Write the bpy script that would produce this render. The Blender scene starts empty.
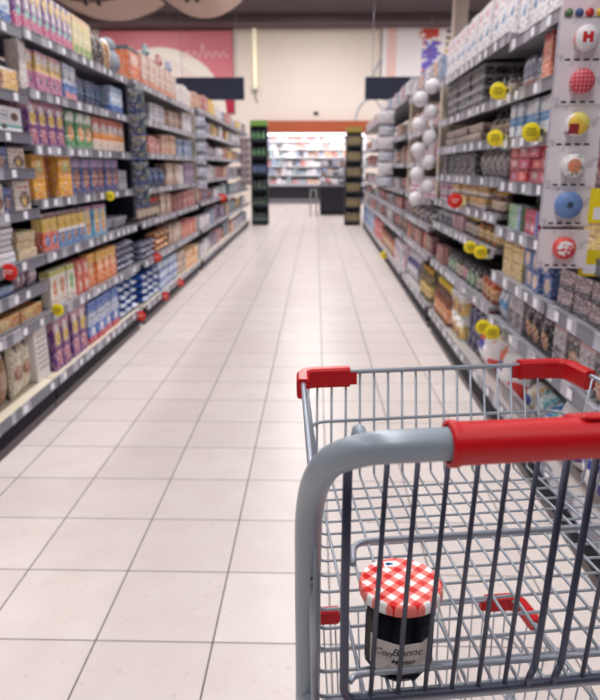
import bpy, math, random
from mathutils import Vector, Matrix
random.seed(7)
C = bpy.context.scene.collection
SC = bpy.context.scene
PI = math.pi

# ------------------------------------------------------------------ materials
def lin(c):
    c = c / 255.0
    return c / 12.92 if c <= 0.04045 else ((c + 0.055) / 1.055) ** 2.4
def S(r, g, b): return (lin(r), lin(g), lin(b), 1.0)
MATS = {}
def mat(name, col, rough=0.5, metal=0.0, spec=0.5, emit=None, estr=0.0, trans=0.0, ior=1.45, coat=0.0):
    if name in MATS: return MATS[name]
    m = bpy.data.materials.new(name); m.use_nodes = True
    b = m.node_tree.nodes['Principled BSDF']
    b.inputs['Base Color'].default_value = col
    b.inputs['Roughness'].default_value = rough
    b.inputs['Metallic'].default_value = metal
    b.inputs['Specular IOR Level'].default_value = spec
    b.inputs['Transmission Weight'].default_value = trans
    b.inputs['IOR'].default_value = ior
    b.inputs['Coat Weight'].default_value = coat
    if emit:
        b.inputs['Emission Color'].default_value = emit
        b.inputs['Emission Strength'].default_value = estr
    MATS[name] = m
    return m

class NT:
    def __init__(s, m, gen=True):
        s.t = m.node_tree; s.n = s.t.nodes; s.l = s.t.links
        tc = s.n.new('ShaderNodeTexCoord')
        s.obj = tc.outputs['Object']; s.gen = tc.outputs['Generated']
        sp = s.n.new('ShaderNodeSeparateXYZ'); s.l.new(s.gen if gen else s.obj, sp.inputs[0])
        s.x, s.y, s.z = sp.outputs
        s.vec = s.gen if gen else s.obj
    def m(s, op, a, b=None, c=None):
        q = s.n.new('ShaderNodeMath'); q.operation = op
        for i, v in enumerate((a, b, c)):
            if v is None: continue
            if isinstance(v, (int, float)): q.inputs[i].default_value = v
            else: s.l.new(v, q.inputs[i])
        return q.outputs[0]
    def band(s, v, a, b):
        return s.m('MULTIPLY', s.m('GREATER_THAN', v, a), s.m('LESS_THAN', v, b))
    def noise(s, scale, detail=2, vec=None, sc3=None):
        q = s.n.new('ShaderNodeTexNoise'); q.inputs['Scale'].default_value = scale; q.inputs['Detail'].default_value = detail
        v = vec or s.vec
        if sc3:
            mp = s.n.new('ShaderNodeMapping'); mp.inputs['Scale'].default_value = sc3; s.l.new(v, mp.inputs[0]); v = mp.outputs[0]
        s.l.new(v, q.inputs['Vector'])
        return q.outputs['Fac']
    def mix(s, f, a, b):
        q = s.n.new('ShaderNodeMix'); q.data_type = 'RGBA'
        if isinstance(f, (int, float)): q.inputs[0].default_value = f
        else: s.l.new(f, q.inputs[0])
        for i, v in ((6, a), (7, b)):
            if isinstance(v, tuple): q.inputs[i].default_value = v
            else: s.l.new(v, q.inputs[i])
        return q.outputs[2]
    def bump(s, h, strength=0.3, dist=0.001):
        q = s.n.new('ShaderNodeBump'); q.inputs['Strength'].default_value = strength; q.inputs['Distance'].default_value = dist
        s.l.new(h, q.inputs['Height']); s.l.new(q.outputs[0], s.n['Principled BSDF'].inputs['Normal'])

def art(name, base, feats, rough=0.42):
    """printed packaging; x and z run 0..1 over the front of the pack"""
    if name in MATS: return MATS[name]
    m = mat(name, base, rough)
    t = NT(m); col = base
    for f in feats:
        k = f[0]
        if k == 'z': mask = t.band(t.z, f[1], f[2])
        elif k == 'x': mask = t.band(t.x, f[1], f[2])
        elif k == 'r': mask = t.m('MULTIPLY', t.band(t.x, f[1], f[2]), t.band(t.z, f[3], f[4]))
        elif k == 'e':
            a = t.m('POWER', t.m('DIVIDE', t.m('ABSOLUTE', t.m('SUBTRACT', t.x, f[1])), f[3]), 2.0)
            b = t.m('POWER', t.m('DIVIDE', t.m('ABSOLUTE', t.m('SUBTRACT', t.z, f[2])), f[4]), 2.0)
            mask = t.m('LESS_THAN', t.m('ADD', a, b), 1.0)
        elif k == 'n':
            mask = t.m('GREATER_THAN', t.noise(f[1]), f[2])
        elif k == 't':       # rows of lettering, too small to read
            n = t.noise(1.0, 2, sc3=(38, 1, f[5] * 3.0))
            rows = t.m('GREATER_THAN', t.m('SINE', t.m('MULTIPLY', t.z, f[5] * 2 * PI / (f[4] - f[3]))), 0.1)
            mask = t.m('MULTIPLY', t.m('MULTIPLY', t.band(t.x, f[1], f[2]), t.band(t.z, f[3], f[4])), t.m('MULTIPLY', rows, t.m('GREATER_THAN', n, 0.45)))
        elif k == 'd':       # diagonal split
            mask = t.m('GREATER_THAN', t.m('ADD', t.m('MULTIPLY', t.x, f[1]), t.z), f[2])
        col = t.mix(mask, col, f[-1])
    if 'bag_' in name or 'lid_' in name or name in ('white_flat_print', 'white_text_print', 'white_teal_print'):
        t.l.new(col, t.n['Principled BSDF'].inputs['Base Color']); return m
    col = t.mix(t.m('MULTIPLY', t.m('GREATER_THAN', t.noise(11, 3), .57), .6), col, S(244, 238, 240))
    col = t.mix(t.m('MULTIPLY', t.m('GREATER_THAN', t.noise(17, 2, sc3=(1.0, 1.3, .8)), .57), .62), col, S(46, 34, 58))
    t.l.new(col, t.n['Principled BSDF'].inputs['Base Color'])
    return m

W = S(236, 232, 236); CR = S(226, 210, 188); NAVY = S(34, 40, 84); BLK = S(26, 26, 34); PUR = S(112, 54, 138); YEL = S(240, 200, 84)
PNK = S(214, 96, 140); ORG = S(232, 132, 58); RED = S(205, 44, 44); GRN = S(92, 158, 84); BLU = S(52, 112, 190); LBL = S(134, 188, 226)
BRN = S(112, 68, 48); GRY = S(160, 160, 172); TEAL = S(84, 160, 164); LGR = S(204, 204, 212); DGN = S(24, 64, 54); GLD = S(200, 160, 60)
ROSE = S(226, 162, 160); TAN = S(196, 160, 124); LILAC = S(180, 150, 200)
A = {}
A['pur_yel'] = art('purple_yellow_print', PUR, [('z', .78, 1, S(206, 150, 176)), ('e', .5, .62, .36, .17, YEL), ('e', .42, .78, .25, .09, W), ('n', 7, .6, S(150, 80, 60)), ('e', .5, .25, .36, .12, S(190, 110, 120)), ('t', .1, .9, .05, .16, 2, PNK)])
A['yel_pink'] = art('yellow_pink_print', S(196, 120, 168), [('z', .5, .92, S(238, 206, 120)), ('e', .45, .8, .4, .12, W), ('n', 6, .58, S(206, 120, 130)), ('z', 0, .1, S(206, 90, 130)), ('e', .55, .3, .22, .1, S(90, 54, 80))])
A['tall_pur'] = art('purple_white_print', PUR, [('x', .45, 1, S(236, 226, 226)), ('e', .4, .78, .35, .14, YEL), ('z', 0, .32, PNK), ('n', 8, .58, S(130, 90, 150)), ('e', .6, .35, .3, .08, S(120, 190, 180))])
A['cream_green'] = art('cream_green_print', S(238, 220, 150), [('z', .86, 1, S(236, 170, 70)), ('n', 6, .55, S(240, 232, 214)), ('e', .5, .2, .4, .14, S(130, 170, 90))])
A['blu_white'] = art('blue_white_print', BLU, [('z', .45, 1, S(196, 210, 234)), ('e', .5, .7, .3, .15, W), ('n', 6, .6, S(80, 90, 170)), ('r', .1, .9, .05, .25, S(226, 140, 150))])
A['navy_pack'] = art('navy_print', S(28, 48, 110), [('n', 4, .58, S(50, 110, 160)), ('e', .5, .55, .25, .14, S(90, 140, 190)), ('z', 0, .12, S(24, 96, 140))])
A['green_orange'] = art('green_orange_print', S(70, 150, 90), [('z', .72, 1, S(226, 230, 220)), ('e', .55, .42, .35, .2, S(236, 160, 90)), ('n', 8, .62, W), ('d', -.6, .72, S(80, 160, 100))])
A['white_orange'] = art('white_orange_print', S(236, 214, 200), [('z', .34, .55, S(240, 150, 50)), ('z', .72, 1, S(206, 110, 84)), ('e', .5, .68, .3, .14, W), ('n', 9, .63, S(196, 120, 90))])
A['yellow'] = art('golden_yellow_print', S(244, 176, 48), [('e', .55, .72, .26, .16, S(222, 214, 150)), ('n', 5, .6, S(236, 130, 40)), ('t', .2, .8, .55, .7, 2, S(96, 130, 60))])
A['orange_brown'] = art('amber_brown_print', S(196, 104, 34), [('n', 5, .56, S(150, 74, 26)), ('x', 0, .1, BRN)])
A['pur_brn'] = art('violet_brown_print', S(70, 56, 120), [('z', .75, 1, S(168, 140, 190)), ('e', .5, .42, .36, .25, S(176, 110, 80)), ('n', 7, .6, S(90, 60, 70)), ('x', 0, .1, S(60, 120, 190))])
A['yel_blu'] = art('yellow_blue_print', S(86, 140, 200), [('z', .52, .86, S(240, 200, 70)), ('z', .86, 1, S(120, 80, 84)), ('e', .5, .3, .3, .16, S(150, 96, 80)), ('z', .42, .52, W), ('n', 9, .66, W)])
A['yel_red'] = art('yellow_orange_red_print', S(226, 96, 56), [('z', .52, .86, S(240, 200, 80)), ('z', .86, 1, S(110, 60, 70)), ('e', .5, .28, .3, .14, S(60, 110, 180)), ('n', 9, .63, W)])
A['lblu_yel'] = art('light_blue_yellow_print', S(110, 180, 220), [('e', .5, .5, .34, .42, S(240, 200, 120)), ('e', .5, .3, .2, .16, S(220, 120, 70)), ('z', .88, 1, S(170, 110, 150))])
A['red_stack'] = art('red_cream_print', S(226, 88, 56), [('e', .6, .5, .32, .3, S(236, 200, 180)), ('n', 6, .6, S(120, 60, 50))])
A['ora_yel'] = art('orange_gold_print', S(236, 128, 44), [('z', .7, 1, S(242, 186, 60)), ('e', .5, .55, .28, .2, S(240, 190, 150)), ('n', 8, .6, S(190, 80, 30))])
A['wht_org_oval'] = art('white_orange_oval_print', S(240, 232, 222), [('e', .5, .5, .25, .24, S(214, 130, 70)), ('z', .86, 1, S(200, 200, 90)), ('t', .1, .9, .08, .22, 2, S(200, 90, 70))])
A['wht_grn_oval'] = art('white_green_oval_print', S(240, 232, 222), [('e', .5, .5, .25, .24, S(90, 170, 70)), ('z', .86, 1, S(200, 200, 90)), ('t', .1, .9, .08, .22, 2, S(200, 90, 70))])
A['navy_chk'] = art('navy_white_print', S(52, 54, 110), [('n', 11, .54, S(206, 206, 226))])
A['ora_brn'] = art('orange_biscuit_print', S(226, 132, 58), [('n', 6, .53, S(130, 70, 48)), ('e', .5, .5, .3, .3, S(240, 190, 120))])
A['flat_yel'] = art('yellow_pastry_print', S(238, 186, 110), [('n', 5, .54, S(214, 120, 60)), ('z', 0, .2, S(230, 220, 220)), ('e', .35, .6, .2, .3, S(244, 214, 150))])
A['cream_pouch'] = art('cream_nut_print', S(230, 220, 196), [('e', .5, .42, .36, .14, S(176, 120, 88)), ('r', .35, .62, .78, .9, S(90, 80, 84)), ('n', 12, .68, S(206, 180, 150))])
A['brown_bag'] = art('clear_bag_of_brown', S(164, 124, 96), [('z', .8, 1, S(222, 212, 180)), ('n', 9, .55, S(120, 86, 66)), ('r', .2, .8, .3, .6, S(190, 160, 140))])
A['white_text'] = art('white_text_print', S(240, 236, 236), [('t', .12, .88, .15, .85, 7, S(170, 150, 150))])
A['blu_carton'] = art('blue_red_foot_print', S(50, 104, 196), [('z', 0, .16, S(206, 54, 70)), ('z', .42, .72, S(206, 220, 240)), ('e', .5, .28, .2, .1, W), ('t', .12, .88, .45, .68, 2, S(40, 70, 160))])
A['blu_bagged'] = art('blue_white_bag_print', S(40, 84, 170), [('e', .5, .55, .4, .26, S(226, 236, 246)), ('t', .2, .8, .4, .7, 1, S(70, 70, 140))], .3)
A['lblu_stack'] = art('pale_blue_print', S(150, 186, 226), [('n', 5, .52, S(236, 240, 248)), ('z', 0, .3, S(60, 110, 190))])
A['brn_stack'] = art('beige_brown_print', S(196, 164, 140), [('n', 6, .54, S(128, 94, 80)), ('e', .5, .5, .3, .25, S(230, 214, 200))])
A['yel_box'] = art('peach_print', S(246, 190, 120), [('n', 4, .58, S(248, 224, 196)), ('z', 0, .25, S(236, 150, 90))])
A['wht_navy'] = art('white_navy_print', S(232, 232, 240), [('z', .55, .8, S(60, 70, 140)), ('n', 8, .6, S(150, 160, 200))])
A['choc'] = art('white_choc_photo_print', S(228, 214, 204), [('e', .6, .35, .32, .28, S(110, 64, 48)), ('e', .58, .3, .14, .16, S(236, 200, 110)), ('t', .08, .9, .72, .9, 1, S(180, 60, 60))])
A['blu_choc'] = art('blue_choc_print', S(50, 74, 150), [('e', .5, .35, .3, .25, S(180, 130, 90)), ('n', 7, .6, S(180, 190, 220))])
A['white_teal'] = art('white_teal_print', S(236, 236, 242), [('z', .2, .3, S(110, 190, 190)), ('e', .72, .62, .14, .16, S(110, 70, 60)), ('t', .08, .5, .5, .8, 2, S(120, 130, 160)), ('e', .3, .22, .1, .1, S(70, 60, 60))])
A['ora_choc'] = art('peach_choc_print', S(242, 196, 120), [('e', .3, .5, .16, .38, S(140, 66, 40)), ('z', .88, 1, W), ('n', 6, .62, S(236, 150, 80))])
A['beige_flat'] = art('beige_text_print', S(236, 216, 178), [('n', 7, .57, S(206, 140, 96)), ('z', .85, 1, S(200, 190, 120))])
A['white_flat'] = art('white_flat_print', S(232, 230, 238), [('z', 0, .22, S(150, 146, 160)), ('t', .1, .6, .4, .8, 1, S(180, 150, 160))])
A['dark_item'] = art('dark_brown_print', S(52, 38, 44), [('n', 5, .58, S(120, 92, 60))])
A['pink_pk'] = art('dusty_pink_print', S(196, 160, 176), [('n', 6, .53, S(90, 50, 80)), ('e', .5, .6, .3, .2, W)])
A['toy_grey'] = mat('grey_plush', S(150, 156, 168), .9)
A['orange_frame'] = art('orange_red_print', S(232, 120, 60), [('z', .86, 1, S(60, 60, 74)), ('x', .03, .1, BLK), ('x', .88, .97, S(190, 50, 40)), ('e', .5, .65, .3, .16, S(236, 200, 190))])
A['beige_tall'] = art('beige_rose_print', S(222, 190, 174), [('x', .7, 1, S(190, 140, 130)), ('n', 7, .58, S(236, 220, 210)), ('z', 0, .25, S(222, 140, 110))])
A['white_box'] = art('white_soft_print', S(230, 222, 220), [('n', 5, .6, S(200, 180, 190))])
A['blue_face'] = art('white_blue_face_print', S(214, 218, 228), [('e', .5, .5, .3, .3, S(80, 96, 130)), ('n', 8, .63, S(120, 60, 60))])
A['ice_white'] = art('white_blue_swirl_print', S(236, 232, 238), [('e', .55, .42, .2, .1, S(110, 150, 196)), ('n', 4, .63, S(214, 190, 200)), ('r', .1, .8, .75, .9, S(226, 200, 206)), ('n', 7, .64, S(140, 170, 206)), ('e', .3, .8, .12, .05, RED)])
A['grey_orange'] = art('grey_pouch_orange_foot', S(140, 144, 168), [('z', 0, .28, S(232, 130, 70)), ('n', 6, .57, S(196, 196, 212)), ('z', .28, .36, W)])
A['coral'] = art('coral_print', S(226, 130, 100), [('n', 6, .6, S(240, 190, 160)), ('z', .8, 1, S(196, 70, 70))])
A['blue_wave'] = art('white_blue_wave_print', S(226, 230, 240), [('z', .35, .6, S(84, 160, 220)), ('n', 5, .66, S(60, 110, 180)), ('x', .85, 1, S(120, 150, 190))])
A['pinkcandy'] = art('pink_candy_print', S(222, 70, 110), [('e', .5, .5, .3, .28, S(240, 160, 190)), ('z', 0, .15, S(180, 30, 60))])
A['redcandy'] = art('red_candy_print', S(220, 58, 56), [('e', .5, .5, .3, .28, S(244, 150, 140)), ('z', 0, .15, S(170, 30, 50))])
A['rosecandy'] = art('rose_candy_print', S(214, 110, 124), [('e', .5, .6, .3, .26, S(244, 206, 206)), ('z', 0, .2, S(200, 60, 90))])
A['grn_pk'] = art('green_lilac_print', S(140, 200, 130), [('x', .6, 1, S(150, 170, 220)), ('n', 6, .6, W)])
A['red_blu'] = art('red_lilac_print', S(214, 60, 80), [('x', .68, 1, S(130, 140, 210)), ('e', .35, .3, .25, .16, S(240, 190, 206))])
A['dkgrn'] = art('dark_green_print', S(28, 62, 52), [('e', .5, .5, .3, .2, S(70, 170, 80))])
A['pale_yel'] = art('pale_yellow_print', S(240, 214, 140), [('n', 7, .58, S(226, 170, 130)), ('t', .15, .85, .6, .85, 2, S(190, 110, 90))])
A['blue_beige'] = art('blue_beige_print', S(70, 110, 180), [('e', .5, .5, .3, .36, S(236, 206, 180)), ('n', 7, .62, S(200, 210, 236))])
A['grey_pink'] = art('grey_pink_print', S(120, 104, 112), [('n', 6, .55, S(196, 170, 176)), ('z', 0, .3, S(70, 62, 74))])
A['white_pink'] = art('white_pink_print', S(228, 216, 226), [('n', 5, .56, S(206, 110, 140)), ('e', .5, .7, .3, .15, S(60, 90, 150))])
A['blk_pat'] = art('black_pattern_print', S(30, 28, 38), [('n', 9, .6, S(170, 160, 170))])
A['mott_grey'] = art('grey_mottled_print', S(170, 164, 164), [('n', 7, .52, S(90, 84, 84))])
A['blk_tan'] = art('black_tan_print', S(48, 40, 46), [('e', .5, .35, .34, .25, S(190, 140, 100)), ('z', .75, 1, S(110, 90, 96)), ('e', .5, .32, .15, .12, S(150, 60, 50))])
A['grey_choc'] = art('silver_berry_print', S(180, 174, 182), [('e', .4, .3, .3, .2, S(60, 50, 80)), ('n', 8, .57, S(110, 90, 96)), ('z', .85, 1, S(206, 150, 160))])
A['wht_lid'] = mat('white_plastic', S(238, 236, 236), .4)
A['yel_lid'] = mat('yellow_plastic', S(240, 206, 60), .4)
A['red_lid'] = mat('red_plastic', S(206, 30, 38), .35)
A['gold_lid'] = mat('gold_lid_paint', S(204, 158, 66), .35, .4)
A['blk_lid'] = mat('black_plastic', S(30, 30, 38), .4)
A['sil_lid'] = mat('silver_lid_paint', S(190, 192, 200), .35, .4)
A['honey'] = art('honey_brown_body', S(122, 70, 44), [('z', .12, .52, S(216, 130, 66)), ('r', .2, .7, .2, .44, S(240, 180, 110)), ('z', .0, .08, S(96, 56, 40))], .25)
A['tub_yel'] = art('white_tub_yellow_band', S(236, 232, 226), [('z', .1, .75, S(226, 186, 86)), ('e', .5, .42, .25, .28, S(150, 90, 50)), ('t', .1, .9, .5, .72, 1, W)])
A['navy_jar'] = art('navy_jar_print', S(30, 36, 84), [('n', 12, .56, S(150, 156, 196)), ('z', .9, 1, S(20, 24, 56))], .3)
A['bot_green'] = art('olive_bottle_body', S(106, 104, 58), [('z', .2, .55, S(228, 200, 110)), ('n', 8, .6, S(196, 120, 60))], .3)
A['bot_dark'] = art('dark_bottle_body', S(56, 44, 40), [('z', .2, .58, S(196, 176, 150)), ('n', 7, .6, S(120, 50, 40))], .3)
A['bot_grey'] = art('clear_bottle_body', S(178, 178, 186), [('z', .15, .55, S(90, 94, 110)), ('n', 7, .62, S(226, 222, 226))], .3)
A['bot_org'] = art('orange_bottle_body', S(206, 110, 56), [('z', .2, .6, S(238, 206, 170))], .3)
A['jar_pink'] = art('dark_jar_pink_label', S(40, 32, 38), [('z', .15, .7, S(216, 110, 150)), ('n', 9, .62, W)], .3)
A['jar_green'] = art('dark_jar_green_label', S(40, 40, 38), [('z', .15, .7, S(120, 170, 120)), ('n', 9, .6, W)], .3)
A['jar_white'] = art('dark_jar_cream_label', S(44, 36, 36), [('z', .15, .7, S(216, 200, 184)), ('n', 9, .6, S(110, 80, 70))], .3)
A['jar_org'] = art('orange_jar_body', S(190, 90, 46), [('z', .2, .65, S(226, 176, 120)), ('n', 9, .6, S(150, 50, 40))], .3)
A['jar_brown'] = art('brown_jar_body', S(104, 64, 44), [('z', .2, .65, S(226, 206, 180))], .3)
A['white_bag'] = art('white_bag_orange_blue_print', S(240, 236, 240), [('e', .25, .7, .26, .2, S(232, 96, 50)), ('n', 4, .64, S(232, 110, 64)), ('e', .42, .62, .22, .07, S(40, 50, 150)), ('e', .5, .52, .12, .05, S(40, 50, 150)), ('e', .12, .1, .2, .12, S(40, 44, 130)), ('e', .85, .2, .16, .2, S(226, 60, 60))], .35)
A['white_red_bag'] = art('white_bag_red_navy_print', S(238, 234, 238), [('n', 3.2, .6, S(222, 70, 64)), ('e', .5, .6, .4, .07, S(50, 56, 150)), ('e', .75, .3, .2, .1, S(80, 60, 140))], .35)
A['blue_bag'] = art('bright_blue_bag_print', S(40, 130, 206), [('n', 4, .56, S(226, 236, 244)), ('e', .3, .3, .3, .16, S(30, 80, 180)), ('e', .8, .8, .2, .2, S(100, 190, 200))], .3)
A['mint_bag'] = art('white_mint_bag_print', S(226, 236, 234), [('n', 4, .56, S(110, 180, 190)), ('e', .2, .4, .2, .2, S(40, 60, 140))], .3)
A['wht_yel_bag'] = art('white_yellow_bag_print', S(232, 228, 226), [('n', 4, .6, S(226, 180, 90)), ('e', .6, .5, .2, .2, S(70, 90, 170))], .3)
A['blue_water'] = art('blue_shrink_pack', S(64, 130, 204), [('n', 6, .54, S(190, 216, 240)), ('z', .9, 1, S(226, 230, 240))], .3)
A['red_pack'] = art('red_pack_print', S(210, 52, 48), [('n', 6, .56, S(236, 200, 196))])
A['dkred'] = art('dark_red_print', S(130, 44, 44), [('n', 8, .56, S(60, 34, 40)), ('x', 0, .3, S(170, 80, 60))])
A['tray_black'] = art('black_tray_grey_rim', S(24, 24, 36), [('z', .62, 1, S(150, 152, 160))])
A['tray_beige'] = art('beige_tray_print', S(206, 190, 176), [('n', 5, .57, S(120, 60, 60)), ('z', 0, .3, S(60, 40, 46))])
A['wht_yel_wide'] = art('cream_yellow_wide_print', S(234, 222, 206), [('z', .45, 1, S(236, 190, 110)), ('n', 6, .6, S(150, 110, 90)), ('z', .0, .12, S(70, 60, 110))])
A['pnk_wide'] = art('white_pink_wide_print', S(230, 216, 226), [('z', .3, .65, S(206, 110, 150)), ('n', 6, .62, S(90, 80, 110))])
A['green_bot'] = art('green_bottle_body', S(16, 48, 44), [('z', .2, .55, S(44, 96, 70)), ('n', 7, .62, S(20, 40, 40))], .3)
A['gold_pk'] = art('black_gold_print', S(26, 26, 34), [('n', 5, .53, S(176, 150, 66)), ('e', .5, .5, .3, .3, S(120, 104, 50))])
A['blue_small'] = art('mid_blue_print', S(96, 130, 176), [('n', 6, .55, S(206, 210, 224))])
A['pinks'] = art('blush_print', S(206, 162, 172), [('n', 6, .55, S(150, 70, 90))])
A['greys'] = art('grey_white_print', S(196, 194, 206), [('n', 6, .55, S(110, 110, 136))])
A['browns'] = art('cocoa_print', S(124, 88, 76), [('n', 6, .55, S(206, 170, 150))])
A['oranges'] = art('tangerine_print', S(206, 134, 92), [('n', 6, .53, S(226, 206, 186))])
A['whites'] = art('pearl_print', S(230, 226, 230), [('n', 6, .6, S(150, 150, 176))])
A['purples'] = art('plum_print', S(104, 76, 120), [('n', 6, .54, S(216, 190, 216))])
A['teals'] = art('teal_print', S(84, 120, 130), [('n', 6, .54, S(206, 220, 220))])
A['yellows'] = art('sunny_print', S(236, 200, 90), [('n', 6, .58, S(206, 140, 80))])
A['reds'] = art('scarlet_print', S(176, 56, 60), [('n', 6, .55, S(236, 200, 190))])
PAL = [('pink', 'pinks'), ('grey', 'greys'), ('brown', 'browns'), ('orange', 'oranges'), ('white', 'whites'), ('purple', 'purples'), ('pale blue', 'blue_small'), ('teal', 'teals'), ('yellow', 'yellows'), ('red', 'reds'), ('grey', 'greys'), ('brown', 'browns'), ('black', 'blk_pat'), ('white', 'whites')]

M_shelf = mat('shelf_enamel', S(140, 138, 146), .4)
M_deck = mat('cream_deck', S(224, 214, 196), .35)
M_deckr = mat('grey_deck', S(176, 170, 168), .4)
M_back = mat('back_panel_navy', S(22, 23, 40), .7, spec=.2)
M_post = mat('upright_dark', S(24, 24, 40), .6, spec=.2)
M_postb = mat('upright_beige', S(190, 178, 160), .5)
M_dark = mat('navy_base_panel', S(10, 12, 30), .6, spec=.15)
M_kick = mat('kick_plate_taupe', S(86, 76, 82), .4, spec=.3)
M_tag = mat('price_tag_paper', S(238, 238, 246), .5)
M_rail = mat('price_rail_plastic', S(170, 170, 182), .3)
t = NT(M_rail, gen=False)
seg = t.m('GREATER_THAN', t.noise(1.0, 0, sc3=(9, 0, 0)), .47)
inner = t.noise(1.0, 0, sc3=(9, 0, 0))
t.l.new(t.mix(t.m('MULTIPLY', seg, 0.75), S(172, 172, 184), S(78, 78, 96)), t.n['Principled BSDF'].inputs['Base Color'])

M_steel = mat('painted_cart_steel', S(128, 138, 148), .33, .12)
t = NT(M_steel, gen=False)
scr = t.m('GREATER_THAN', t.noise(60, 4, sc3=(1, 3, 1)), .69)
t.l.new(t.mix(scr, S(138, 149, 160), S(56, 56, 64)), t.n['Principled BSDF'].inputs['Base Color'])
M_wire = mat('cart_wire', S(152, 158, 170), .34, .4)
M_gate = mat('gate_wire', S(74, 78, 96), .4, .5)
M_red = mat('red_grip_plastic', S(204, 22, 30), .38, spec=.4)
t = NT(M_red, gen=False)
t.l.new(t.mix(t.m('MULTIPLY', t.noise(14, 3), .35), S(190, 14, 24), S(150, 8, 20)), t.n['Principled BSDF'].inputs['Base Color'])
M_black = mat('black_rubber', S(30, 30, 34), .6)

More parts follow.
